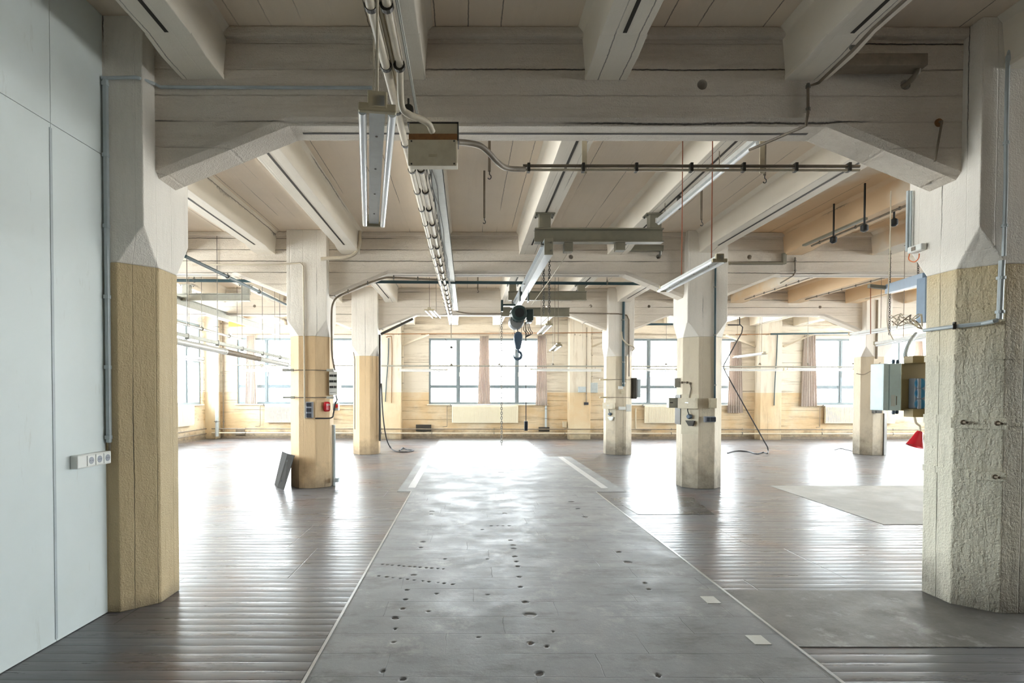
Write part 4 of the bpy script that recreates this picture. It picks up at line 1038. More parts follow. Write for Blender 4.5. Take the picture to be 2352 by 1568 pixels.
# conduit along the near beam from the partition
yb = ROWY[0] - BH - .012
cx_ = COLX[0][0] + HC
pts = [tuple(P(234, 178, ROWY[0] - HC - .02)), tuple(P(312, 176, ROWY[0] - HC - .02)), (cx_ - .02, ROWY[0] - HC - .012, P(330, 180, ROWY[0] - HC).z), (cx_ + .012, ROWY[0] - BH - .03, P(352, 197, yb).z + .01), (cx_ + .05, yb, P(352, 199, yb).z), tuple(P(855, 201, yb))]
pipe_run('beam_conduit', pts, .012, 'conduit_grey', 'thin grey conduit along the top of the nearest cross beam at left', 'conduit')
# trunking in the corner of the partition
x = WEND.x + .012; y = WEND.y - .05
z0, z1 = P(240, 1015, y).z, P(230, 180, y).z
t = thing('cable_trunking', 'grey plastic trunking in the corner between white partition and column', 'trunking', (x, y, z0))
bm = NB(); box(bm, x, x + .03, y - .022, y + .022, z0, z1); part('duct', bm, M['conduit_grey'], t, bevel=.006)
for k in range(6):
    zz = z0 + .04 + (z1 - z0 - .08) * k / 5; bm = NB(); box(bm, x - .004, x + .034, y - .028, y + .026, zz - .014, zz + .014); part('clip', bm, M['conduit_grey'], t, bevel=.003)
bm = NB(); tube(bm, [(x + .015, y, z0 + .01), (x + .015, y, z0 - .09)], .008, 8); part('cable', bm, M['conduit_dark'], t)
# triple socket
zs = P(235, 1052, 4.0).z; hh = .057
s0, s1_ = .02, .43
t = thing('socket_strip', 'white triple wall socket on the white partition', 'socket', wpt(.2, 0, zs))
def wb(a0, a1, n0, n1, zz0, zz1):
    bm = NB(); vs = [bm.verts.new(wpt(s, n, z)) for s in (a0, a1) for n in (n0, n1) for z in (zz0, zz1)]
    for f in ((0, 1, 3, 2), (4, 6, 7, 5), (0, 4, 5, 1), (2, 3, 7, 6), (0, 2, 6, 4), (1, 5, 7, 3)): bm.faces.new([vs[i] for i in f])
    return bm
part('housing', wb(.068, .405, -.055, -.001, zs - .045, zs + .045), M['socket_white'], t, bevel=.008)
for k in range(3):
    c = .115 + k * .083
    so = part('socket', wb(c - .036, c + .036, -.06, -.055, zs - .036, zs + .036), M['socket_white'], t, bevel=.004)
    bm = NB(); lathe(bm, [(.024, 0), (.024, .0015)], wpt(c, -.060, zs), -nrm, 20)
    w_ = part('socket_well', bm, M['socket_grey'], so)
    bm = NB()
    for e in (-.01, .01): lathe(bm, [(.003, 0), (.003, .001)], wpt(c + e, -.0616, zs), -nrm, 8)
    part('pin_hole', bm, M['dark_face'], so)

# ================================================================== GEAR ON THE MIDDLE LEFT COLUMN
YF = ROWY[1] - HC
XL = COLX[1][1]
def solo_tube(name, pts, r, mat, label, cat, sm=0, **k): return pipe_run(name, pts, r, mat, label, cat, sm=sm, **k)
solo_tube('column_conduit', [(-4.6, 9.66, P(500, 607, 9.66).z), tuple(P(640, 607, 9.5)), tuple(P(690, 603, YF - .02)), tuple(P(697, 610, YF - .02)), tuple(P(700, 960, YF - .02))], .013, 'conduit_beige', 'beige conduit running down the front of the red alarm column', 'conduit')
# triple grey socket box
def ex(t, a, b):
    h = (b.z - a.z) / 3
    for k in range(3):
        bm = NB(); box(bm, a.x + .014, b.x - .02, t.location.y - .03, t.location.y - .012, a.z + h * k + .012, a.z + h * (k + 1) - .012); f = part('socket_cover', bm, M['dark_face'], t, bevel=.004)
cabinet('socket_box', 702, 718, 922, 959, YF - .06, .06, 'socket_grey', 'grey three part socket box on the front of the red alarm column', 'socket', extra=ex)
# red box on the right chamfer
def chp(f, z, out, cx, cyy):      # point on the right-front chamfer
    a = Vector((cx + HC - OC, cyy - HC, z)); b = Vector((cx + HC, cyy - HC + OC, z)); n = Vector((1, -1, 0)).normalized()
    return a.lerp(b, f) + n * out
def chbox(f0, f1, z0, z1, o0, o1, cx, cyy):
    bm = NB(); vs = [bm.verts.new(chp(f, z, o, cx, cyy)) for f in (f0, f1) for o in (o0, o1) for z in (z0, z1)]
    for f in ((0, 1, 3, 2), (4, 6, 7, 5), (0, 4, 5, 1), (2, 3, 7, 6), (0, 2, 6, 4), (1, 5, 7, 3)): bm.faces.new([vs[i] for i in f])
    return bm
zr0, zr1 = P(748, 945, YF).z, P(748, 922, YF).z
t = thing('fire_alarm', 'round red alarm sounder on the ochre column', 'alarm', chp(.7, zr0, 0, XL, ROWY[1]))
bm = NB(); n_ = Vector((1, -1, 0)).normalized(); c = chp(.62, (zr0 + zr1) / 2, .0, XL, ROWY[1])
bm.free(); part('bell_cover', chbox(.5, .92, zr0 + .0, zr1, .004, .07, XL, ROWY[1]), M['red'], t, bevel=.028)
part('label_plate', chbox(.62, .85, zr1 - .06, zr1 - .045, .0702, .072, XL, ROWY[1]), M['socket_white'], t)
# fuse panel standing off the column's right side
xa = XL + HC
a, b = P(768, 907, YF + .08), P(785, 852, YF + .08)
t = thing('fuse_board', 'grey sided fuse panel with white front full of black fuses', 'fuse panel', (xa, YF + .2, a.z))
bm = NB(); box(bm, xa + .005, xa + .125, YF + .14, YF + .52, a.z, b.z); part('housing', bm, M['galv_dull'], t, bevel=.006)
x1 = P(784, 880, YF + .14).x
bm = NB(); bar(bm, (x1 - .125, YF + .06, a.z + .2), (x1 - .01, YF + .13, a.z + .2), .004, b.z - a.z - .01); 
fd = Vector((.16, -.0, 0))
bm.free(); bm = NB(); box(bm, xa + .005, xa + .14, YF + .125, YF + .14, a.z + .005, b.z - .005); part('front_panel', bm, M['socket_white'], t, bevel=.003)
for r_ in range(3):
    z = a.z + .12 + r_ * .095; bm = NB()
    for k in range(7):
        xx = xa + .015 + k * .016 + (.008 if k > 3 else 0); box(bm, xx, xx + .010, YF + .115, YF + .125, z, z + .038)
    part('fuse_row', bm, M['black'], t)
bm = NB(); tube(bm, [(xa + .02, YF + .12, a.z + .045), (xa + .12, YF + .12, a.z + .05)], .003, 6); part('name_strip', bm, M['dark_face'], t)
# switch with red and yellow handle below
a, b = P(764, 942, YF + .1), P(777, 925, YF + .1)
t = thing('main_switch', 'small white switch box with red and orange handle below the fuse panel', 'switch', (a.x, YF + .1, a.z))
bm = NB(); box(bm, a.x, b.x, YF + .1, YF + .2, a.z, b.z); part('housing', bm, M['socket_white'], t, bevel=.006)
bm = NB(); q = P(773, 932, YF + .09); box(bm, q.x - .028, q.x + .02, YF + .088, YF + .1, q.z - .035, q.z + .035); part('yellow_plate', bm, M['orange'], t, bevel=.003)
bm = NB(); box(bm, q.x - .01, q.x + .03, YF + .06, YF + .088, q.z - .012, q.z + .022); part('red_handle', bm, M['red'], t, bevel=.005)
pipe_run('cable_bunch', smooth([tuple(P(772, 908, YF + .12)), tuple(P(774, 918, YF + .06)), tuple(P(770, 926, YF + .08)), tuple(P(766, 948, YF + .08)), tuple(P(760, 959, YF - .0)), tuple(P(724, 960, YF - .02))], 6), .012, 'cable', 'black cables below the fuse panel bending round the column', 'cable')
# clamp straps round the middle left column with arms
def strap(py, cx, row, arm_l, arm_r, label, mat='conduit_dark', tall=.03, group=None, armmat='galv_dull'):
    y = ROWY[row]; z = P(700 if row == 1 else 1420, py, y - HC).z; o = .008
    pts = [(cx + a_, y + b_) for a_, b_ in ((-HC + OC, -HC - o), (HC - OC, -HC - o), (HC + o, -HC + OC), (HC + o, HC - OC), (HC - OC, HC + o), (-HC + OC, HC + o), (-HC - o, HC - OC), (-HC - o, -HC + OC))]
    t = thing('clamp_strap', label, 'strap', (cx, y, z), group); bm = NB(); tube(bm, [(p[0], p[1], z) for p in pts] + [(pts[0][0] + .001, pts[0][1], z)], tall / 4, 6); part('band', bm, M[mat], t)
    for (px0, px1) in [a_ for a_ in (arm_l, arm_r) if a_]:
        a, b = P(px0, py, y - HC + .06), P(px1, py, y - HC + .06); bm = NB(); box(bm, a.x, b.x, y - HC - .0, y - HC + .05, z - .02, z + .02); part('clamp_bar', bm, M[armmat], t, bevel=.003)
    return t
strap(849, XL, 1, (651, 676), (752, 768), 'thin clamp band round the red alarm column, upper one', group='clamp bands')
strap(912, XL, 1, (652, 678), (752, 768), 'thin clamp band round the red alarm column, lower one', group='clamp bands')
XFR = COLX[2][2]
strap(872, XFR, 2, (1377, 1395), None, 'thin clamp band round the far beige column, upper one', group='clamp bands', armmat='lamp_cap')
strap(913, XFR, 2, (1377, 1395), None, 'thin clamp band round the far beige column, lower one', group='clamp bands', armmat='lamp_cap')
# white pipe at the right foot of the column
x_ = XL + HC + .04
pipe_run('riser_pipe', [(x_, YF + .3, P(768, 975, YF + .3).z), (x_, YF + .3, .0)], .03, 'conduit_grey', 'pale riser pipe at the right foot of the red alarm column')
a = P(768, 1100, YF + .2); cabinet('floor_socket', 765, 777, 1097, 1107, YF + .15, .1, 'conduit_grey', 'small pale floor socket at the right foot of the red alarm column', 'socket')
# conduit following the haunch and down this column
cyb = ROWY[1] - .02
pts = [P(1012, 642, 9.66), P(960, 640, 9.66), P(905, 637, 9.66), P(882, 638, 9.64), P(845, 650, 9.64), P(800, 669, 9.66), P(775, 682, 9.68), P(765, 697, 9.7), P(762, 720, 9.7), P(762, 770, 9.7), P(763, 812, 9.7), P(769, 850, 9.68)]
pipe_run('haunch_conduit', smooth([tuple(p) for p in pts], 4), .017, 'conduit_dark', 'dark conduit following the beam haunch down to the fuse panel', 'conduit', clamps=[(tuple(pts[i]), (1, 0, 0)) for i in (1, 2, 4, 5)])
# bent pipe at the top of the column
pipe_run('bent_pipe', smooth([tuple(P(827, 530, 9.46)), tuple(P(826, 560, 9.46)), tuple(P(817, 580, 9.46)), tuple(P(797, 590, 9.46)), tuple(P(765, 592, 9.46)), tuple(P(738, 594, 9.46))], 6), .03, 'conduit_beige', 'beige pipe bending from the ceiling to the top of the red alarm column')
# leaning steel channel
B0, Bf, B1 = PF(631, 1112), PF(638, 1119), PF(652, 1124)
T0, Tf, T1 = P(649, 1036, B0.y - .05), P(661, 1041, Bf.y - .1), P(677, 1045, B1.y - .02)
t = thing('leaning_channel', 'dark rusty steel channel leaning against the left side of the ochre column', 'steel channel', Bf)
def plate(a, b, c, d, th=.008):
    n = (b - a).cross(d - a).normalized(); bm = NB()
    f = [bm.verts.new(v) for v in (a, b, c, d)]; g = [bm.verts.new(v + n * th) for v in (a, b, c, d)]; skin(bm, [f, g]); return bm
part('side_plate', plate(B0, Bf, Tf, T0), M['dark_rust'], t); part('face_plate', plate(Bf, B1, T1, Tf), M['dark_rust'], t)
for f_ in (.22, .8):
    q = Bf.lerp(Tf, f_) * .75 + B1.lerp(T1, f_) * .25; bm = NB(); box(bm, q.x - .008, q.x + .008, q.y - .012, q.y - .004, q.z - .014, q.z + .014); part('bolt', bm, M['galv'], t)

# ================================================================== GEAR ON THE MIDDLE RIGHT COLUMN
XR = COLX[1][2]
pipe_run('column_conduit', [tuple(P(1644, 600, YF - .02)), tuple(P(1642, 922, YF - .02))], .016, 'pipe_green', 'dark conduit running down the beige column to the right box', 'conduit', clamps=[(tuple(P(1643, y_, YF - .02)), (0, 0, 1)) for y_ in (660, 770, 885)])
def lhp(f, z, out, cx, cyy):
    a = Vector((cx - HC, cyy - HC + OC, z)); b = Vector((cx - HC + OC, cyy - HC, z)); n = Vector((-1, -1, 0)).normalized()
    return a.lerp(b, f) + n * out
def lbox(f0, f1, z0, z1, o0, o1, cx, cyy):
    bm = NB(); vs = [bm.verts.new(lhp(f, z, o, cx, cyy)) for f in (f0, f1) for o in (o0, o1) for z in (z0, z1)]
    for f in ((0, 1, 3, 2), (4, 6, 7, 5), (0, 4, 5, 1), (2, 3, 7, 6), (0, 2, 6, 4), (1, 5, 7, 3)): bm.faces.new([vs[i] for i in f])
    return bm
def switchgear(cx, row, pxc, py, lab, labp):
    y = ROWY[row]; yf = y - HC
    k = {1: (906, 998, 915, 938, 957, 970), 2: (917, 966, 925, 939, 951, 960)}[row]
    z = [P(pxc, v, yf + .1).z for v in k]
    t = thing('mounting_plate', lab, 'mounting plate', lhp(.5, z[1], 0, cx, y)); part('plate', lbox(-.05, 1.02, z[1], z[0], .001, .006, cx, y), M['box_beige'], t)
    t = thing('switch_box', labp, 'switch box', lhp(.5, z[3], 0, cx, y))
    part('housing', lbox(-.05, 1.0, z[3], z[2], .009, .13, cx, y), M['box_beige'], t, bevel=.004)
    part('lid', lbox(-.06, 1.01, z[3] - .004, z[2] + .004, .131, .14, cx, y), M['box_beige'], t, bevel=.003)
    part('maker_plate', lbox(.4, .6, (z[3] + z[2]) / 2 + .004, (z[3] + z[2]) / 2 + .018, .14, .143, cx, y), M['galv'], t)
    n = Vector((-1, -1, 0)).normalized()
    t2 = thing('power_plug', 'round grey blue plug socket hanging below the switch box of the %s' % ('beige column' if row == 1 else 'far beige column'), 'plug socket', lhp(.5, z[4], 0, cx, y))
    bm = NB(); tube(bm, smooth([lhp(.42, z[3], .05, cx, y), lhp(.42, z[3] - .04, .05, cx, y), lhp(.52, z[4] + .03, .06, cx, y)], 5), .009, 8); part('cable', bm, M['cable'], t2, shade=True)
    bm = NB(); c = lhp(.5, z[4], .0, cx, y); lathe(bm, [(.04, .010), (.042, .05), (.03, .07), (.028, .09)], c, n, 18); part('socket_body', bm, M['hook_blue'], t2, shade=True)
    bm = NB(); c = lhp(.55, z[5], .01, cx, y); vs = [c + n * .01 + Vector((-.05, .05, .03)), c + n * .01 + Vector((.06, -.06, .03)), c + n * .01 + Vector((.04, -.04, -.06)), c + n * .01 + Vector((-.01, .01, -.06))]
    A_ = [bm.verts.new(v) for v in vs]; B2 = [bm.verts.new(v + n * .05) for v in vs]; skin(bm, [A_, B2]); part('hinged_lid', bm, M['dark_steel'] if row == 1 else M['socket_white'], t2, bevel=.003)
switchgear(XR, 1, 1588, 0, 'beige plate on the left front of the beige column behind switch box', 'beige switch box with small maker plate on the beige column')
switchgear(XFR, 2, 1405, 0, 'beige plate on the left front of the far beige column', 'smaller beige switch box on the far beige column')
cabinet('junction_box', 1630, 1647, 915, 938, YF - .07, .07, 'box_beige', 'square beige junction box at the foot of the dark conduit', 'junction box')
def ex2(t, a, b):
    m = (a.x + b.x) / 2; bm = NB(); box(bm, a.x + .035, m - .004, t.location.y - .02, t.location.y - .012, a.z + .012, b.z - .012); part('socket_cover', bm, M['dark_face'], t, bevel=.003)
    bm = NB(); box(bm, m + .004, b.x - .004, t.location.y - .02, t.location.y - .012, a.z + .012, b.z - .012); part('socket_cover', bm, M['dark_face'], t, bevel=.003)
cabinet('double_socket', 1618, 1644, 957, 970, YF - .05, .05, 'socket_grey', 'dark double socket low on the beige column', 'socket', extra=ex2)
cabinet('double_socket', 1421, 1437, 934, 942, ROWY[2] - HC - .05, .05, 'socket_white', 'white framed double socket on the far beige column', 'socket', extra=None)
cabinet('junction_box', 1421, 1431, 887, 894, ROWY[2] - HC - .05, .05, 'socket_white', 'small white junction box high on the far beige column', 'junction box')
cabinet('junction_box', 1428, 1437, 897, 905, ROWY[2] - HC - .05, .05, 'box_beige', 'small beige junction box just below the white one on the far beige column', 'junction box')
# side box on the left of the right column
a, b = P(1536, 937, YF + .35), P(1555, 914, YF + .35)
t = thing('side_switch_box', 'grey box sticking out at the left of the beige column', 'switch box', (a.x, YF + .35, a.z))
bm = NB(); box(bm, a.x, XR - HC - .015, YF + .34, YF + .46, a.z, b.z); part('housing', bm, M['galv_dull'], t, bevel=.005)
bm = NB(); box(bm, XR - HC - .014, XR - HC - .001, YF + .25, YF + .5, P(1553, 975, YF + .3).z, P(1553, 907, YF + .3).z); part('back_plate', bm, M['dark_steel'], t)
bm = NB(); q = P(1542, 925, YF + .33); box(bm, q.x - .02, q.x + .03, YF + .33, YF + .34, q.z - .008, q.z + .008); part('handle', bm, M['black'], t)
t = thing('cable_bracket', 'small grey bracket with clips at the left edge of the beige column', 'bracket', P(1552, 880, YF + .2))
bm = NB(); a, b = P(1549, 890, YF + .3), P(1554, 869, YF + .3); box(bm, a.x, XR - HC - .001, YF + .28, YF + .32, a.z, b.z); part('flange', bm, M['galv_dull'], t)
q = [XR - HC - .01]
pts = [(XR - HC - .014, YF + .3, P(1556, 879, YF + .2).z), (XR - HC - .014, YF + OC - .005, P(1566, 879, YF + .2).z), tuple(lhp(.3, P(1575, 879, YF + .1).z, .012, XR, ROWY[1])), tuple(lhp(.5, P(1585, 881, YF + .1).z, .012, XR, ROWY[1])), tuple(lhp(.55, P(1587, 893, YF + .1).z, .012, XR, ROWY[1])), tuple(lhp(.45, P(1582, 914, YF + .1).z, .02, XR, ROWY[1]))]
bm = NB(); tube(bm, pts, .007, 8); part('cable', bm, M['conduit_dark'], t, shade=True)
bm = NB()
for i in (1, 2, 3): c = Vector(pts[i]); box(bm, c.x - .014, c.x + .014, c.y - .014, c.y + .006, c.z - .018, c.z + .018)
part('clip', bm, M['conduit_dark'], t)
# far beige column: dark conduit and transformer box
YF2 = ROWY[2] - HC
pipe_run('column_conduit', [tuple(P(1433, 690, YF2 - .03)), tuple(P(1432, 760, YF2 - .03)), tuple(P(1432, 888, YF2 - .03))], .034, 'pipe_green', 'thick dark conduit running down the far beige column', 'conduit', clamps=[(tuple(P(1432, y_, YF2 - .03)), (0, 0, 1)) for y_ in (735, 832, 880)])
pipe_run('column_conduit', [tuple(P(1306, 719, YF2 + .12)), tuple(P(1420, 721, YF2 - .02)), tuple(P(1440, 724, YF2 - .02)), tuple(P(1445, 735, YF2 - .02)), tuple(P(1445, 865, YF2 - .02))], .016, 'conduit_dark', 'thin conduit along the far beam bending down the far beige column', 'conduit')
pipe_run('bundle_end_conduit', smooth([tuple(P(1036, 700, YF2 + .1)), tuple(P(1045, 712, YF2 + .1)), tuple(P(1070, 719, YF2 + .12)), tuple(P(1110, 720, YF2 + .12)), tuple(P(1155, 720, YF2 + .12))], 5), .016, 'conduit_dark', 'dark cable curving from the end of the conduit bundle along the farthest beam', 'conduit')
pipe_run('loose_cable', smooth([tuple(P(1428, 762, YF2 - .03)), tuple(P(1430, 778, YF2 - .05)), tuple(P(1440, 790, YF2 - .05)), tuple(P(1454, 796, YF2)), tuple(P(1457, 801, YF2)), tuple(P(1452, 806, YF2))], 5), .018, 'conduit_beige', 'pale loose cable looping at the right edge of the far beige column', 'cable')
a, b = P(1446, 914, YF2 + .1), P(1464, 870, YF2 + .1)
t = thing('transformer_box', 'dark and grey transformer box on the right of the far beige column', 'transformer', (a.x, YF2, a.z))
bm = NB(); box(bm, XFR + HC + .001, XFR + HC + .13, YF2 + .12, YF2 + .5, a.z - .03, b.z + .03); part('cooler', bm, M['dark_steel'], t, bevel=.03)
bm = NB(); box(bm, XFR + HC + .131, XFR + HC + .22, YF2 + .15, YF2 + .47, a.z + .01, b.z - .01); part('housing', bm, M['conduit_grey'], t, bevel=.01)
cabinet('socket_cluster', 1438, 1450, 929, 945, YF2 - .02, .1, 'socket_white', 'white double socket cluster under the transformer box', 'socket')
cabinet('drain_box', 1436, 1448, 1200, 1205, YF2, .05, 'socket_white', 'x', 'x') if False else None
pipe_run('wall_trunking', [tuple(P(1460, 938, FARY - .04)), tuple(P(1460, 985, FARY - .04)), tuple(P(1495, 988, FARY - .04))], .03, 'box_beige', 'beige trunking bending along the wall right of the far beige column', 'trunking')

# far right column
XC = COLX[2][3]
t = thing('concrete_sleeve', 'bare grey concrete sleeve on the right lower half of the far right column', 'concrete sleeve', (XC + .2, YF2 + .2, 0))
def sleeve():
    bm = NB(); o = .035; pts = [(HC - OC, -HC - o), (HC + o, -HC + OC - .01), (HC + o, HC - OC), (HC, HC - OC), (HC, -HC + OC), (HC - OC, -HC)]
    prism(bm, [(XC + a_, ROWY[2] + b_) for a_, b_ in pts], 0, P(2020, 950, YF2).z, 'xy'); return bm
part('sleeve', sleeve(), M['patch_dark'], t, bevel=.01)
cabinet('cable_gland_box', 2011, 2027, 920, 950, YF2 - .14, .14, 'dark_steel', 'dark gland box on the far right column behind the pale blue cabinet', 'box')
pipe_run('column_conduit', [tuple(P(2016, 690, YF2 - .02)), tuple(P(2014, 825, YF2 - .02))], .02, 'conduit_dark', 'dark conduit down the far right column', 'conduit')
pipe_run('loose_cable', smooth([tuple(P(1967, 859, YF2 - .02)), tuple(P(1985, 861, YF2 - .04)), tuple(P(2005, 850, YF2 - .04)), tuple(P(2022, 834, YF2 - .02))], 6), .01, 'conduit_dark', 'thin dark cable sagging across the far right column', 'cable')
pipe_run('loose_cable', smooth([tuple(PF(1917, 1034, .012)), tuple(PF(1930, 1031, .012)), tuple(PF(1945, 1034, .012)), tuple(PF(1958, 1037, .012))], 6), .01, 'cable', 'short loose cable on the floor at the foot of the far right column', 'cable')

# ================================================================== LONG CABLES
yb = 12.4
t = thing('bent_cable_pipe', 'long black bent cable hanging from the ceiling to the floor right of the beige column', 'cable', P(1698, 700, yb))
foot = PF(1763, 1041); yb = foot.y
pts = [P(1699, 698, yb), P(1699, 745, yb), P(1706, 752, yb), P(1704, 765, yb), P(1663, 838, yb), P(1662, 846, yb), P(1668, 858, yb), P(1763, 1028, yb)]
pts[0].z = ZSOF + .35
bm = NB(); tube(bm, [tuple(p) for p in pts], .016, 8); part('hanging_cable', bm, M['cable'], t, shade=True)
fp = [P(1763, 1028, yb), P(1764, 1036, yb)] + [PF(*q_, .016) for q_ in ((1762, 1042), (1752, 1039), (1738, 1043), (1720, 1038), (1700, 1036), (1685, 1037), (1671, 1041))]
bm = NB(); tube(bm, smooth([tuple(p) for p in fp], 6), .016, 8); part('floor_tail', bm, M['cable'], t, shade=True)
pipe_run('ceiling_bar', [tuple(P(1672, 747, yb + .05)), tuple(P(1701, 747, yb + .05))], .016, 'cable', 'short black horizontal pipe from the beige column to the bent cable', 'pipe')
# black conduit and cable at the far left column
XFL = COLX[2][1]
t = thing('beam_cable_duct', 'dark duct following the haunch and down the right side of the far left column', 'duct', P(872, 770, ROWY[2] - .3))
ya = ROWY[2] - BH - .03
pp = [P(950, 732, ya), P(874, 767, ya), P(872, 772, ya)]
bm = NB(); bar(bm, P(949, 732, ya), P(875, 767, ya), .06, .06); part('slanted_duct', bm, M['dark_steel'], t)
q = P(873, 768, ya); q2 = P(873, 1012, ya); bm = NB(); box(bm, q.x - .03, q.x + .02, ya - .03, ya + .03, q2.z, q.z); part('vertical_duct', bm, M['dark_steel'], t)
t = thing('floor_cable', 'thick dark cable hanging beside the far left column and curling on the floor', 'cable', P(877, 900, ya))
q3 = PF(905, 1036, .02)
cp = [P(876, 880, ya), P(878, 930, ya - .05), P(882, 975, ya - .2), P(888, 1008, (ya + q3.y) / 2), PF(896, 1026, .1), PF(905, 1034, .03), PF(918, 1037, .02), PF(935, 1037, .02), PF(950, 1034, .02), PF(938, 1032, .02), PF(926, 1028, .02), PF(917, 1034, .02)]
bm = NB(); tube(bm, smooth([tuple(p) for p in cp], 5), .017, 8); part('sheath', bm, M['cable'], t, shade=True)
pipe_run('column_conduit', [tuple(P(812, 808, ROWY[2] - .3)), tuple(P(815, 825, ROWY[2] - .3)), tuple(P(815, 985, ROWY[2] - .3))], .014, 'conduit_dark', 'thin conduit down the left side of the far left column', 'conduit')
# smoke sensor hanging left of the hoist
t = thing('hanging_fitting', 'tiny fitting hanging on a thin rod before the centre window', 'fitting', P(1036, 770, 14.45))
bm = NB(); a = P(1036, 705, 14.45); a.z = ZC; tube(bm, [a, P(1036, 775, 14.45)], .006, 6); part('rod', bm, M['conduit_dark'], t)
bm = NB(); tube(bm, smooth([P(1022, 778, 14.45), P(1026, 782, 14.45), P(1032, 792, 14.45), P(1037, 800, 14.45)], 4), .008, 6); lathe(bm, [(.03, 0), (.04, .04), (.01, .06)], P(1037, 800, 14.45), (0, 0, 1), 10); part('fitting_body', bm, M['dark_steel'], t)

# ================================================================== RIGHT COLUMN GEAR
YN = ROWY[0] - HC; XN = COLX[0][1]
# flat straps on the thick cream column
def flat(py, label, tall, bolts, px_s=2183, part_w=None):
    z = P(2183, py, YN + OC).z; o = .006; t = thing('clamp_strap', label, 'strap', (XN, ROWY[0], z), 'flat straps on the cream column')
    A_ = [(-HC, HC - OC), (-HC, -HC + OC), (-HC + OC, -HC), (HC - OC, -HC), (HC, -HC + OC)]
    def off(k): 
        f = 1 + (.008 * k) / HC; return [(XN + a_ * f, ROWY[0] + b_ * f) for a_, b_ in A_]
    bm = NB(); i_, o_ = off(.1), off(1.0)
    for k in range(4):
        vs = [bm.verts.new((p[0], p[1], zz)) for p in (i_[k], i_[k + 1], o_[k + 1], o_[k]) for zz in (z - tall / 2, z + tall / 2)]
        for f in ((0, 1, 3, 2), (2, 3, 5, 4), (4, 5, 7, 6), (6, 7, 1, 0), (0, 2, 4, 6), (1, 3, 5, 7)): bm.faces.new([vs[j] for j in f])
    part('band', bm, M['cream'], t)
    if bolts:
        bm = lbox(-.05 if bolts > 1 else .32, 1.08, z - tall * .85, z + tall * .45 if bolts == 1 else z + tall * .3, .009, .018, XN, ROWY[0]); part('bolt_plate', bm, M['cream'], t, bevel=.003)
        n = Vector((-1, -1, 0)).normalized()
        for f_ in ((.85,) if bolts == 1 else (.2, .88)):
            bm = NB(); lathe(bm, [(.018, 0), (.018, .01), (.009, .012), (.009, .05)], lhp(f_, z - tall * .2, .018, XN, ROWY[0]), n + Vector((.5, -.3, 0)), 10); part('bolt', bm, M['conduit_dark'], t, shade=True)
    return t
flat(822, 'thin painted strap on the cream column, upper one', .045, 0)
flat(966, 'painted strap with two bolts on the cream column', .07, 2)
flat(1085, 'painted strap with bolted clamp plate low on the cream column', .05, 1)
# conduit pipes on it
def q_(px, py, y=YN - .03): return tuple(P(px, py, y))
pipe_run('column_conduit', [q_(2316, 130), q_(2312, 300), q_(2311, 430), q_(2306, 590)], .013, 'conduit_grey', 'thin pale conduit down the front of the cream column, top right', 'conduit', clamps=[(q_(2312, 330), (0, 0, 1)), (q_(2308, 520), (0, 0, 1))], cm='conduit_grey')
pipe_run('column_conduit', [q_(2302, 600), q_(2296, 735)], .019, 'conduit_grey', 'thicker pale conduit length ending above the cream column strap', 'conduit', clamps=[(q_(2300, 640), (0, 0, 1)), (q_(2297, 718), (0, 0, 1))], cm='conduit_grey')
pipe_run('bent_pipe', smooth([q_(2317, 145), q_(2320, 122), q_(2332, 100), q_(2352, 82), q_(2375, 78)], 5), .014, 'conduit_grey', 'short bent pipe at the top right edge on the cream column head', 'pipe')
g_ = [q_(2290, 737, YN - .03), q_(2284, 739, YN - .03), tuple(lhp(.55, P(2235, 746, YN + .1).z, .03, XN, ROWY[0])), tuple(lhp(0.0, P(2180, 752, YN + .2).z, .03, XN, ROWY[0])), (XN - HC - .03, YN + .45, P(2122, 760, YN + .45).z)]
pipe_run('side_conduit', g_, .015, 'conduit_grey', 'pale conduit running sideways round the cream column', 'conduit', clamps=[(g_[3], (1, -.6, 0))], cm='dark_steel')
xs = XN - HC
cyc = PX(2106, 572, xs - .03)
t = thing('junction_box', 'round cornered cream junction box with orange cable on the white column head', 'junction box', cyc)
a, b = PX(2089, 585, xs - .03), PX(2122, 562, xs - .03); bm = NB(); box(bm, xs - .05, xs - .001, min(a.y, b.y), max(a.y, b.y), a.z, b.z + .01); part('housing', bm, M['socket_white'], t, bevel=.01)
bm = NB(); tube(bm, smooth([PX(2090, 583, xs - .03), PX(2088, 597, xs - .05), PX(2100, 603, xs - .05), PX(2110, 595, xs - .04), PX(2112, 584, xs - .03)], 6), .004, 6); part('orange_cable', bm, M['orange'], t, shade=True)
bm = NB(); c = PX(2098, 573, xs - .052); box(bm, xs - .054, xs - .05, c.y - .02, c.y + .02, c.z - .015, c.z + .015); part('cover_mark', bm, M['conduit_dark'], t)
for (px, r_, lab) in ((2087, .014, 'pale vertical conduit on the back edge of the white column head'), (2094, .008, 'thin conduit beside the pale one on the white column head')):
    a, b = PX(px, 440, xs - .02), PX(px, 578, xs - .02); b.y = a.y; b.x = a.x
    pipe_run('head_conduit', [tuple(a), tuple(b)], r_, 'conduit_grey', lab, 'conduit')
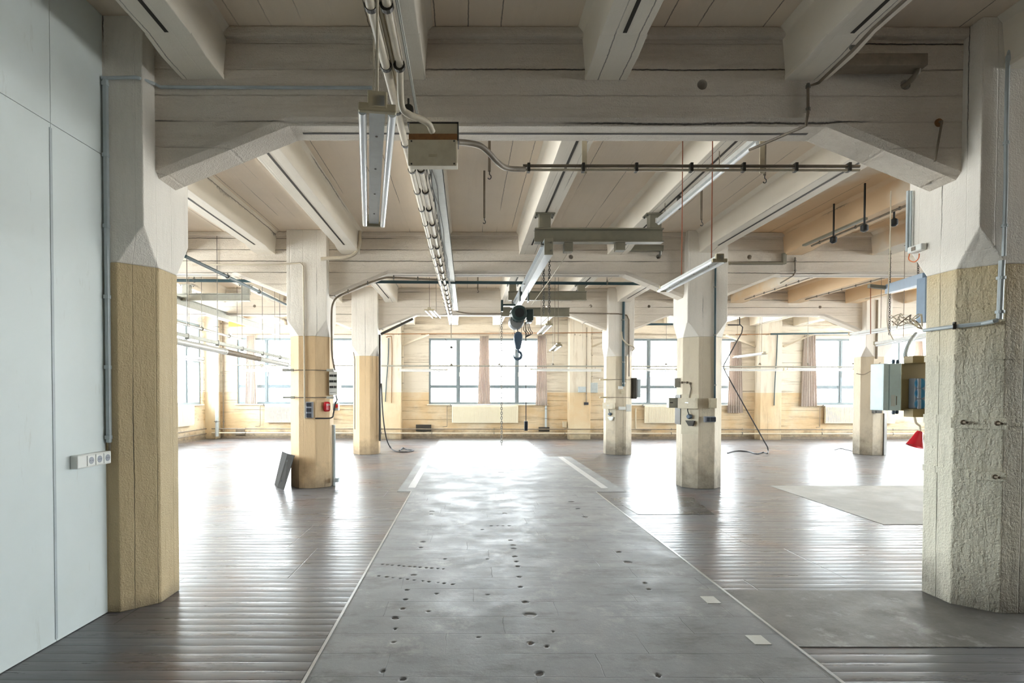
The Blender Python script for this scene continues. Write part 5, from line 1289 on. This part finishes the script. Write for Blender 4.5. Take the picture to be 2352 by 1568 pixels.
# blue grey duct and its horizontal arm behind
yd = 7.2
t = thing('air_duct', 'blue grey duct with elbow just left of the cream column', 'duct', P(2110, 740, yd))
a, b = P(2114, 742, yd), P(2126, 640, yd); bm = NB(); box(bm, a.x, b.x + .06, yd - .07, yd + .07, a.z, b.z); part('vertical_duct', bm, M['duct_blue'], t, bevel=.005)
bm = NB(); tube(bm, [(b.x + .02, yd, b.z), (b.x + .02, yd, ZC)], .008, 6); part('hanging_rod', bm, M['steel'], t)
bm = NB(); bar(bm, P(2130, 640, yd), P(2042, 665, yd + 1.6), .1, .14); part('slanted_duct', bm, M['duct_blue'], t, bevel=.005)
bm = NB(); bar(bm, P(2045, 663, yd + 1.6), P(1996, 658, yd + 1.6), .06, .05); part('support_arm', bm, M['crane_grey'], t)
bm = NB(); q = P(2000, 662, yd + 1.6); tube(bm, [q, P(2000, 768, yd + 1.6)], .006, 6); part('hanging_wire', bm, M['rope'], t)
# tangled cables
random.seed(11)
t = thing('cable_tangle', 'tangle of thin pale cables beside the cream column above the cabinet', 'cable', P(2095, 745, 6.4))
for k in range(6):
    pts = [P(2050 + 12 * i + random.uniform(-10, 10), 738 + 10 * math.sin(i * 1.3 + k) + random.uniform(-8, 8), 6.4 + random.uniform(-.1, .1)) for i in range(6)] + [P(2119, 757, 6.4)]
    bm = NB(); tube(bm, smooth(pts, 5), .006, 6); part('strand', bm, M['conduit_beige'] if k % 3 else M['conduit_dark'], t, shade=True)
bm = NB(); tube(bm, smooth([P(2047, 440, 6.0), P(2044, 600, 6.0), P(2038, 740, 6.1), P(2052, 782, 6.1)], 6), .006, 6); part('hanging_wire', bm, M['conduit_beige'], t, shade=True)
bm = NB(); tube(bm, smooth([P(2104, 768, 5.2), P(2088, 790, 5.0), P(2080, 812, 4.93), P(2080, 822, 4.9)], 6), .016, 8); part('hose', bm, M['conduit_grey'], t, shade=True)
# chains at the right
for (px, p0, p1, lab) in ((2043, 672, 770, 'rusty chain hanging left of the blue grey duct'), (2108, 664, 735, 'rusty chain hanging close to the blue grey duct')):
    a, b = P(px, p0, 9.4), P(px, p1, 9.4); a.z = ZJ if px > 2100 else a.z; a.z = ZC
    tt = thing('hanging_chain', lab, 'chain', a, 'rusty chains at the right'); bm = NB(); chain(bm, a, b, .05, .006); part('chain_links', bm, M['dark_steel'], tt)
# pale blue cabinet on its brown board
yc = 4.86
t = thing('control_cabinet', 'pale blue control cabinet mounted beside the cream column', 'cabinet', P(2050, 945, yc))
a, m_, b = P(2026, 946, yc), P(2041, 944, yc), P(2069, 944, yc)
zt_, zb_ = P(2041, 836, yc).z, P(2041, 944, yc).z
bm = NB(); box(bm, m_.x + .004, b.x, yc, yc + .012, zb_, zt_); part('door', bm, M['panel_blue'], t, bevel=.004)
bm = NB(); box(bm, a.x + .01, b.x - .0, yc + .014, yc + .16, zb_, zt_); part('housing', bm, M['panel_blue'], t, bevel=.004)
bm = NB(); box(bm, a.x + .008, m_.x, yc - .0, yc + .012, zb_, zt_); part('side_strip', bm, M['panel_blue'], t, bevel=.004)
c, d = P(2047, 934, yc - .004), P(2063, 908, yc - .004); bm = NB(); box(bm, c.x, c.x + (d.x - c.x) * .6, yc - .003, yc, c.z, d.z); part('worn_sticker', bm, M['tin'], t)
bm = NB(); box(bm, c.x + (d.x - c.x) * .75, c.x + (d.x - c.x) * .85, yc - .003, yc, c.z + .01, d.z - .01); part('warning_strip', bm, M['conduit_dark'], t)
bm = NB(); 
for (px, py) in ((2052, 832), (2062, 833), (2052, 948), (2060, 947)):
    q = P(px, py, yc + .06); lathe(bm, [(.010, -.018), (.014, 0), (.010, .02)], q, (0, 0, 1), 10)
part('cable_gland', bm, M['hook_blue'], t, shade=True)
t = thing('mounting_board', 'olive brown mounting board between pale cabinet and cream column', 'board', P(2095, 958, yc + .05))
a, b = P(2070, 944, yc + .05), P(2135, 820, yc + .05); bm = NB(); box(bm, a.x, b.x, yc + .05, yc + .07, a.z, P(2070, 836, yc + .05).z); part('board', bm, M['brown_board'], t, bevel=.003)
a, b = P(2077, 958, yc + .04), P(2130, 940, yc + .04); bm = NB(); box(bm, a.x, b.x, 4.806, yc + .049, a.z, b.z); part('lower_rail', bm, M['brown_board'], t, bevel=.003)
a, b = P(2077, 836, yc + .04), P(2130, 820, yc + .04); bm = NB(); box(bm, a.x, b.x, 4.806, yc + .049, a.z, b.z); part('upper_rail', bm, M['brown_board'], t, bevel=.003)
yq = 4.835
t = thing('blue_socket_unit', 'grey socket unit with three blue lids left of the cream column', 'socket', P(2110, 940, yq))
a, b = P(2101, 940, yq), P(2140, 870, yq); bm = NB(); box(bm, a.x, b.x, yq, yq + .074, a.z, b.z); part('housing', bm, M['socket_grey'], t, bevel=.008)
for py in (882, 905, 929):
    bm = NB(); q = P(2112, py, yq); lathe(bm, [(.042, 0), (.042, .012), (.03, .018)], q, (0, -1, 0), 24); part('blue_lid', bm, M['blue'], t, shade=True)
    bm = NB(); box(bm, q.x - .03, q.x - .004, yq - .024, yq - .01, q.z - .041, q.z + .041); part('lid_clip', bm, M['socket_grey'], t, bevel=.003)
t = thing('red_horn', 'red cone shaped lamp shade hanging below the blue sockets', 'lamp shade', P(2105, 1010, yq))
q0, q1 = P(2113, 992, yq), P(2100, 1026, yq); bm = NB(); ax = (q1 - q0); L_ = ax.length
lathe(bm, [(.02, 0), (.025, .01), (.062, L_), (.058, L_), (.02, .02)], q0, ax, 24); part('shade', bm, M['red'], t, shade=True)
bm = NB(); tube(bm, smooth([q0, P(2113, 980, yq), P(2104, 972, yq), P(2101, 955, yq), P(2104, 941, yq + .03)], 6), .009, 8); part('stem', bm, M['conduit_beige'], t, shade=True)
# gear on the right ceiling joists
for (px, py, Yk, lab) in ((1915, 552, 8.2, 'dark cable trolley hanging on the right joist'), (1986, 525, 7.4, 'black downward spot fitting on the right ceiling'), (2054, 512, 7.4, 'black hook bar on the right ceiling')):
    q = P(px, py, Yk); t = thing('ceiling_fitting', lab, 'fitting', q, 'dark fittings on the right ceiling')
    bm = NB(); tube(bm, [(q.x, Yk, ZC), q], .012, 8); part('rod', bm, M['black'], t)
    bm = NB(); lathe(bm, [(.02, 0), (.045, .02), (.045, .08), (.02, .1)], q - Vector((0, 0, .05)), (0, 0, 1), 12); part('fitting_body', bm, M['black'], t, shade=True)
a, b = Vector((5.42, 5.0, ZJ - .028)), Vector((5.42, 9.1, ZJ - .028))
pipe_run('joist_conduit', [tuple(a), tuple(b)], .012, 'conduit_dark', 'thin conduit along a right hand joist towards the beige column', 'conduit', clamps=[(tuple(a.lerp(b, k)), (0, 1, 0)) for k in (.15, .35, .55, .75, .95)])
bm = NB(); box(bm, 5.27, 5.33, 7.7, 9.1, ZJ - .03, ZJ - .001); solo('mounting_bar', bm, M['crane_grey'], 'dark flat bar under a right hand joist, beside the thin conduit', 'bar', (5.3, 8.4, ZJ - .03), bevel=.003)
a, b = Vector((6.88, 10.6, ZJ - .028)), Vector((6.88, 14.3, ZJ - .028))
pipe_run('joist_conduit', [tuple(a), tuple(b)], .012, 'conduit_dark', 'thin conduit with dark clamps on the joist right of the beige column, far bay', 'conduit', clamps=[(tuple(a.lerp(b, k / 8)), (-.3, 1, 0)) for k in range(1, 8)], cm='dark_steel')
a, b = Vector((8.38, 10.6, ZJ - .028)), Vector((8.38, 14.3, ZJ - .028))
pipe_run('joist_conduit', [tuple(a), tuple(b)], .012, 'conduit_dark', 'thin conduit with dark clamps on the joist left of the blue grey duct', 'conduit', clamps=[(tuple(a.lerp(b, k / 8)), (-.3, 1, 0)) for k in range(1, 8)], cm='dark_steel')
t = thing('steel_frame', 'grey channel frame on the middle cross beam right of the beige column', 'steel frame', P(1675, 606, ROWY[1] - BH - .03))
a, b = P(1676, 606, ROWY[1] - BH - .03), P(1800, 606, ROWY[1] - BH - .03); bm = NB(); bar(bm, a, b, .05, .035); part('lower_bar', bm, M['crane_grey'], t, bevel=.003)
a, b = P(1802, 607, ROWY[1] - BH - .04), P(1802, 582, ROWY[1] - BH - .04); bm = NB(); box(bm, a.x - .03, a.x + .03, a.y - .02, a.y + .04, a.z, b.z); part('end_bar', bm, M['crane_grey'], t, bevel=.003)
pipe_run('beam_conduit', [tuple(P(1827, 592, ROWY[1] - BH - .02)), tuple(P(1827, 626, ROWY[1] - BH - .02)), tuple(P(1822, 634, ROWY[1] - BH - .02)), tuple(P(1793, 651, ROWY[1] + .1))], .012, 'conduit_dark', 'short conduit stepping down over the middle cross beam at right', 'conduit', clamps=[(tuple(P(1827, 600, ROWY[1] - BH - .02)), (0, 0, 1)), (tuple(P(1827, 622, ROWY[1] - BH - .02)), (0, 0, 1))])
a, b = P(1716, 335, 5.15), P(1556, 466, 7.0)
pipe_run('joist_conduit', [tuple(a), tuple(b)], .01, 'dark_steel', 'thin dark conduit with cable trolley along the joist right of centre', 'conduit', clamps=[(tuple(a.lerp(b, k)), (0, 1, 0)) for k in (.1, .3, .5, .7)])
lamp(P(1745, 314, 4.85), P(1512, 508, 7.4), 'long lamp strip along the joist right of the nearest girder', .06, tubes=1, rods=((.3, ZC), (.9, ZC)), end='lamp_body')
q = P(1561, 458, 6.9); t = thing('cable_trolley', 'small dark pulley block above the left red brown cord', 'pulley', q)
bm = NB(); lathe(bm, [(.03, -.02), (.05, 0), (.03, .02)], q, (1, 0, 0), 14); part('wheel', bm, M['dark_steel'], t, shade=True)
bm = NB(); tube(bm, smooth([q, q - Vector((0, 0, .06)), q + Vector((.02, 0, -.09)), q + Vector((0, 0, -.12)), q + Vector((-.02, 0, -.1))], 5), .007, 6); tube(bm, [q, (q.x, q.y, ZC)], .006, 6); part('hook', bm, M['dark_steel'], t, shade=True)
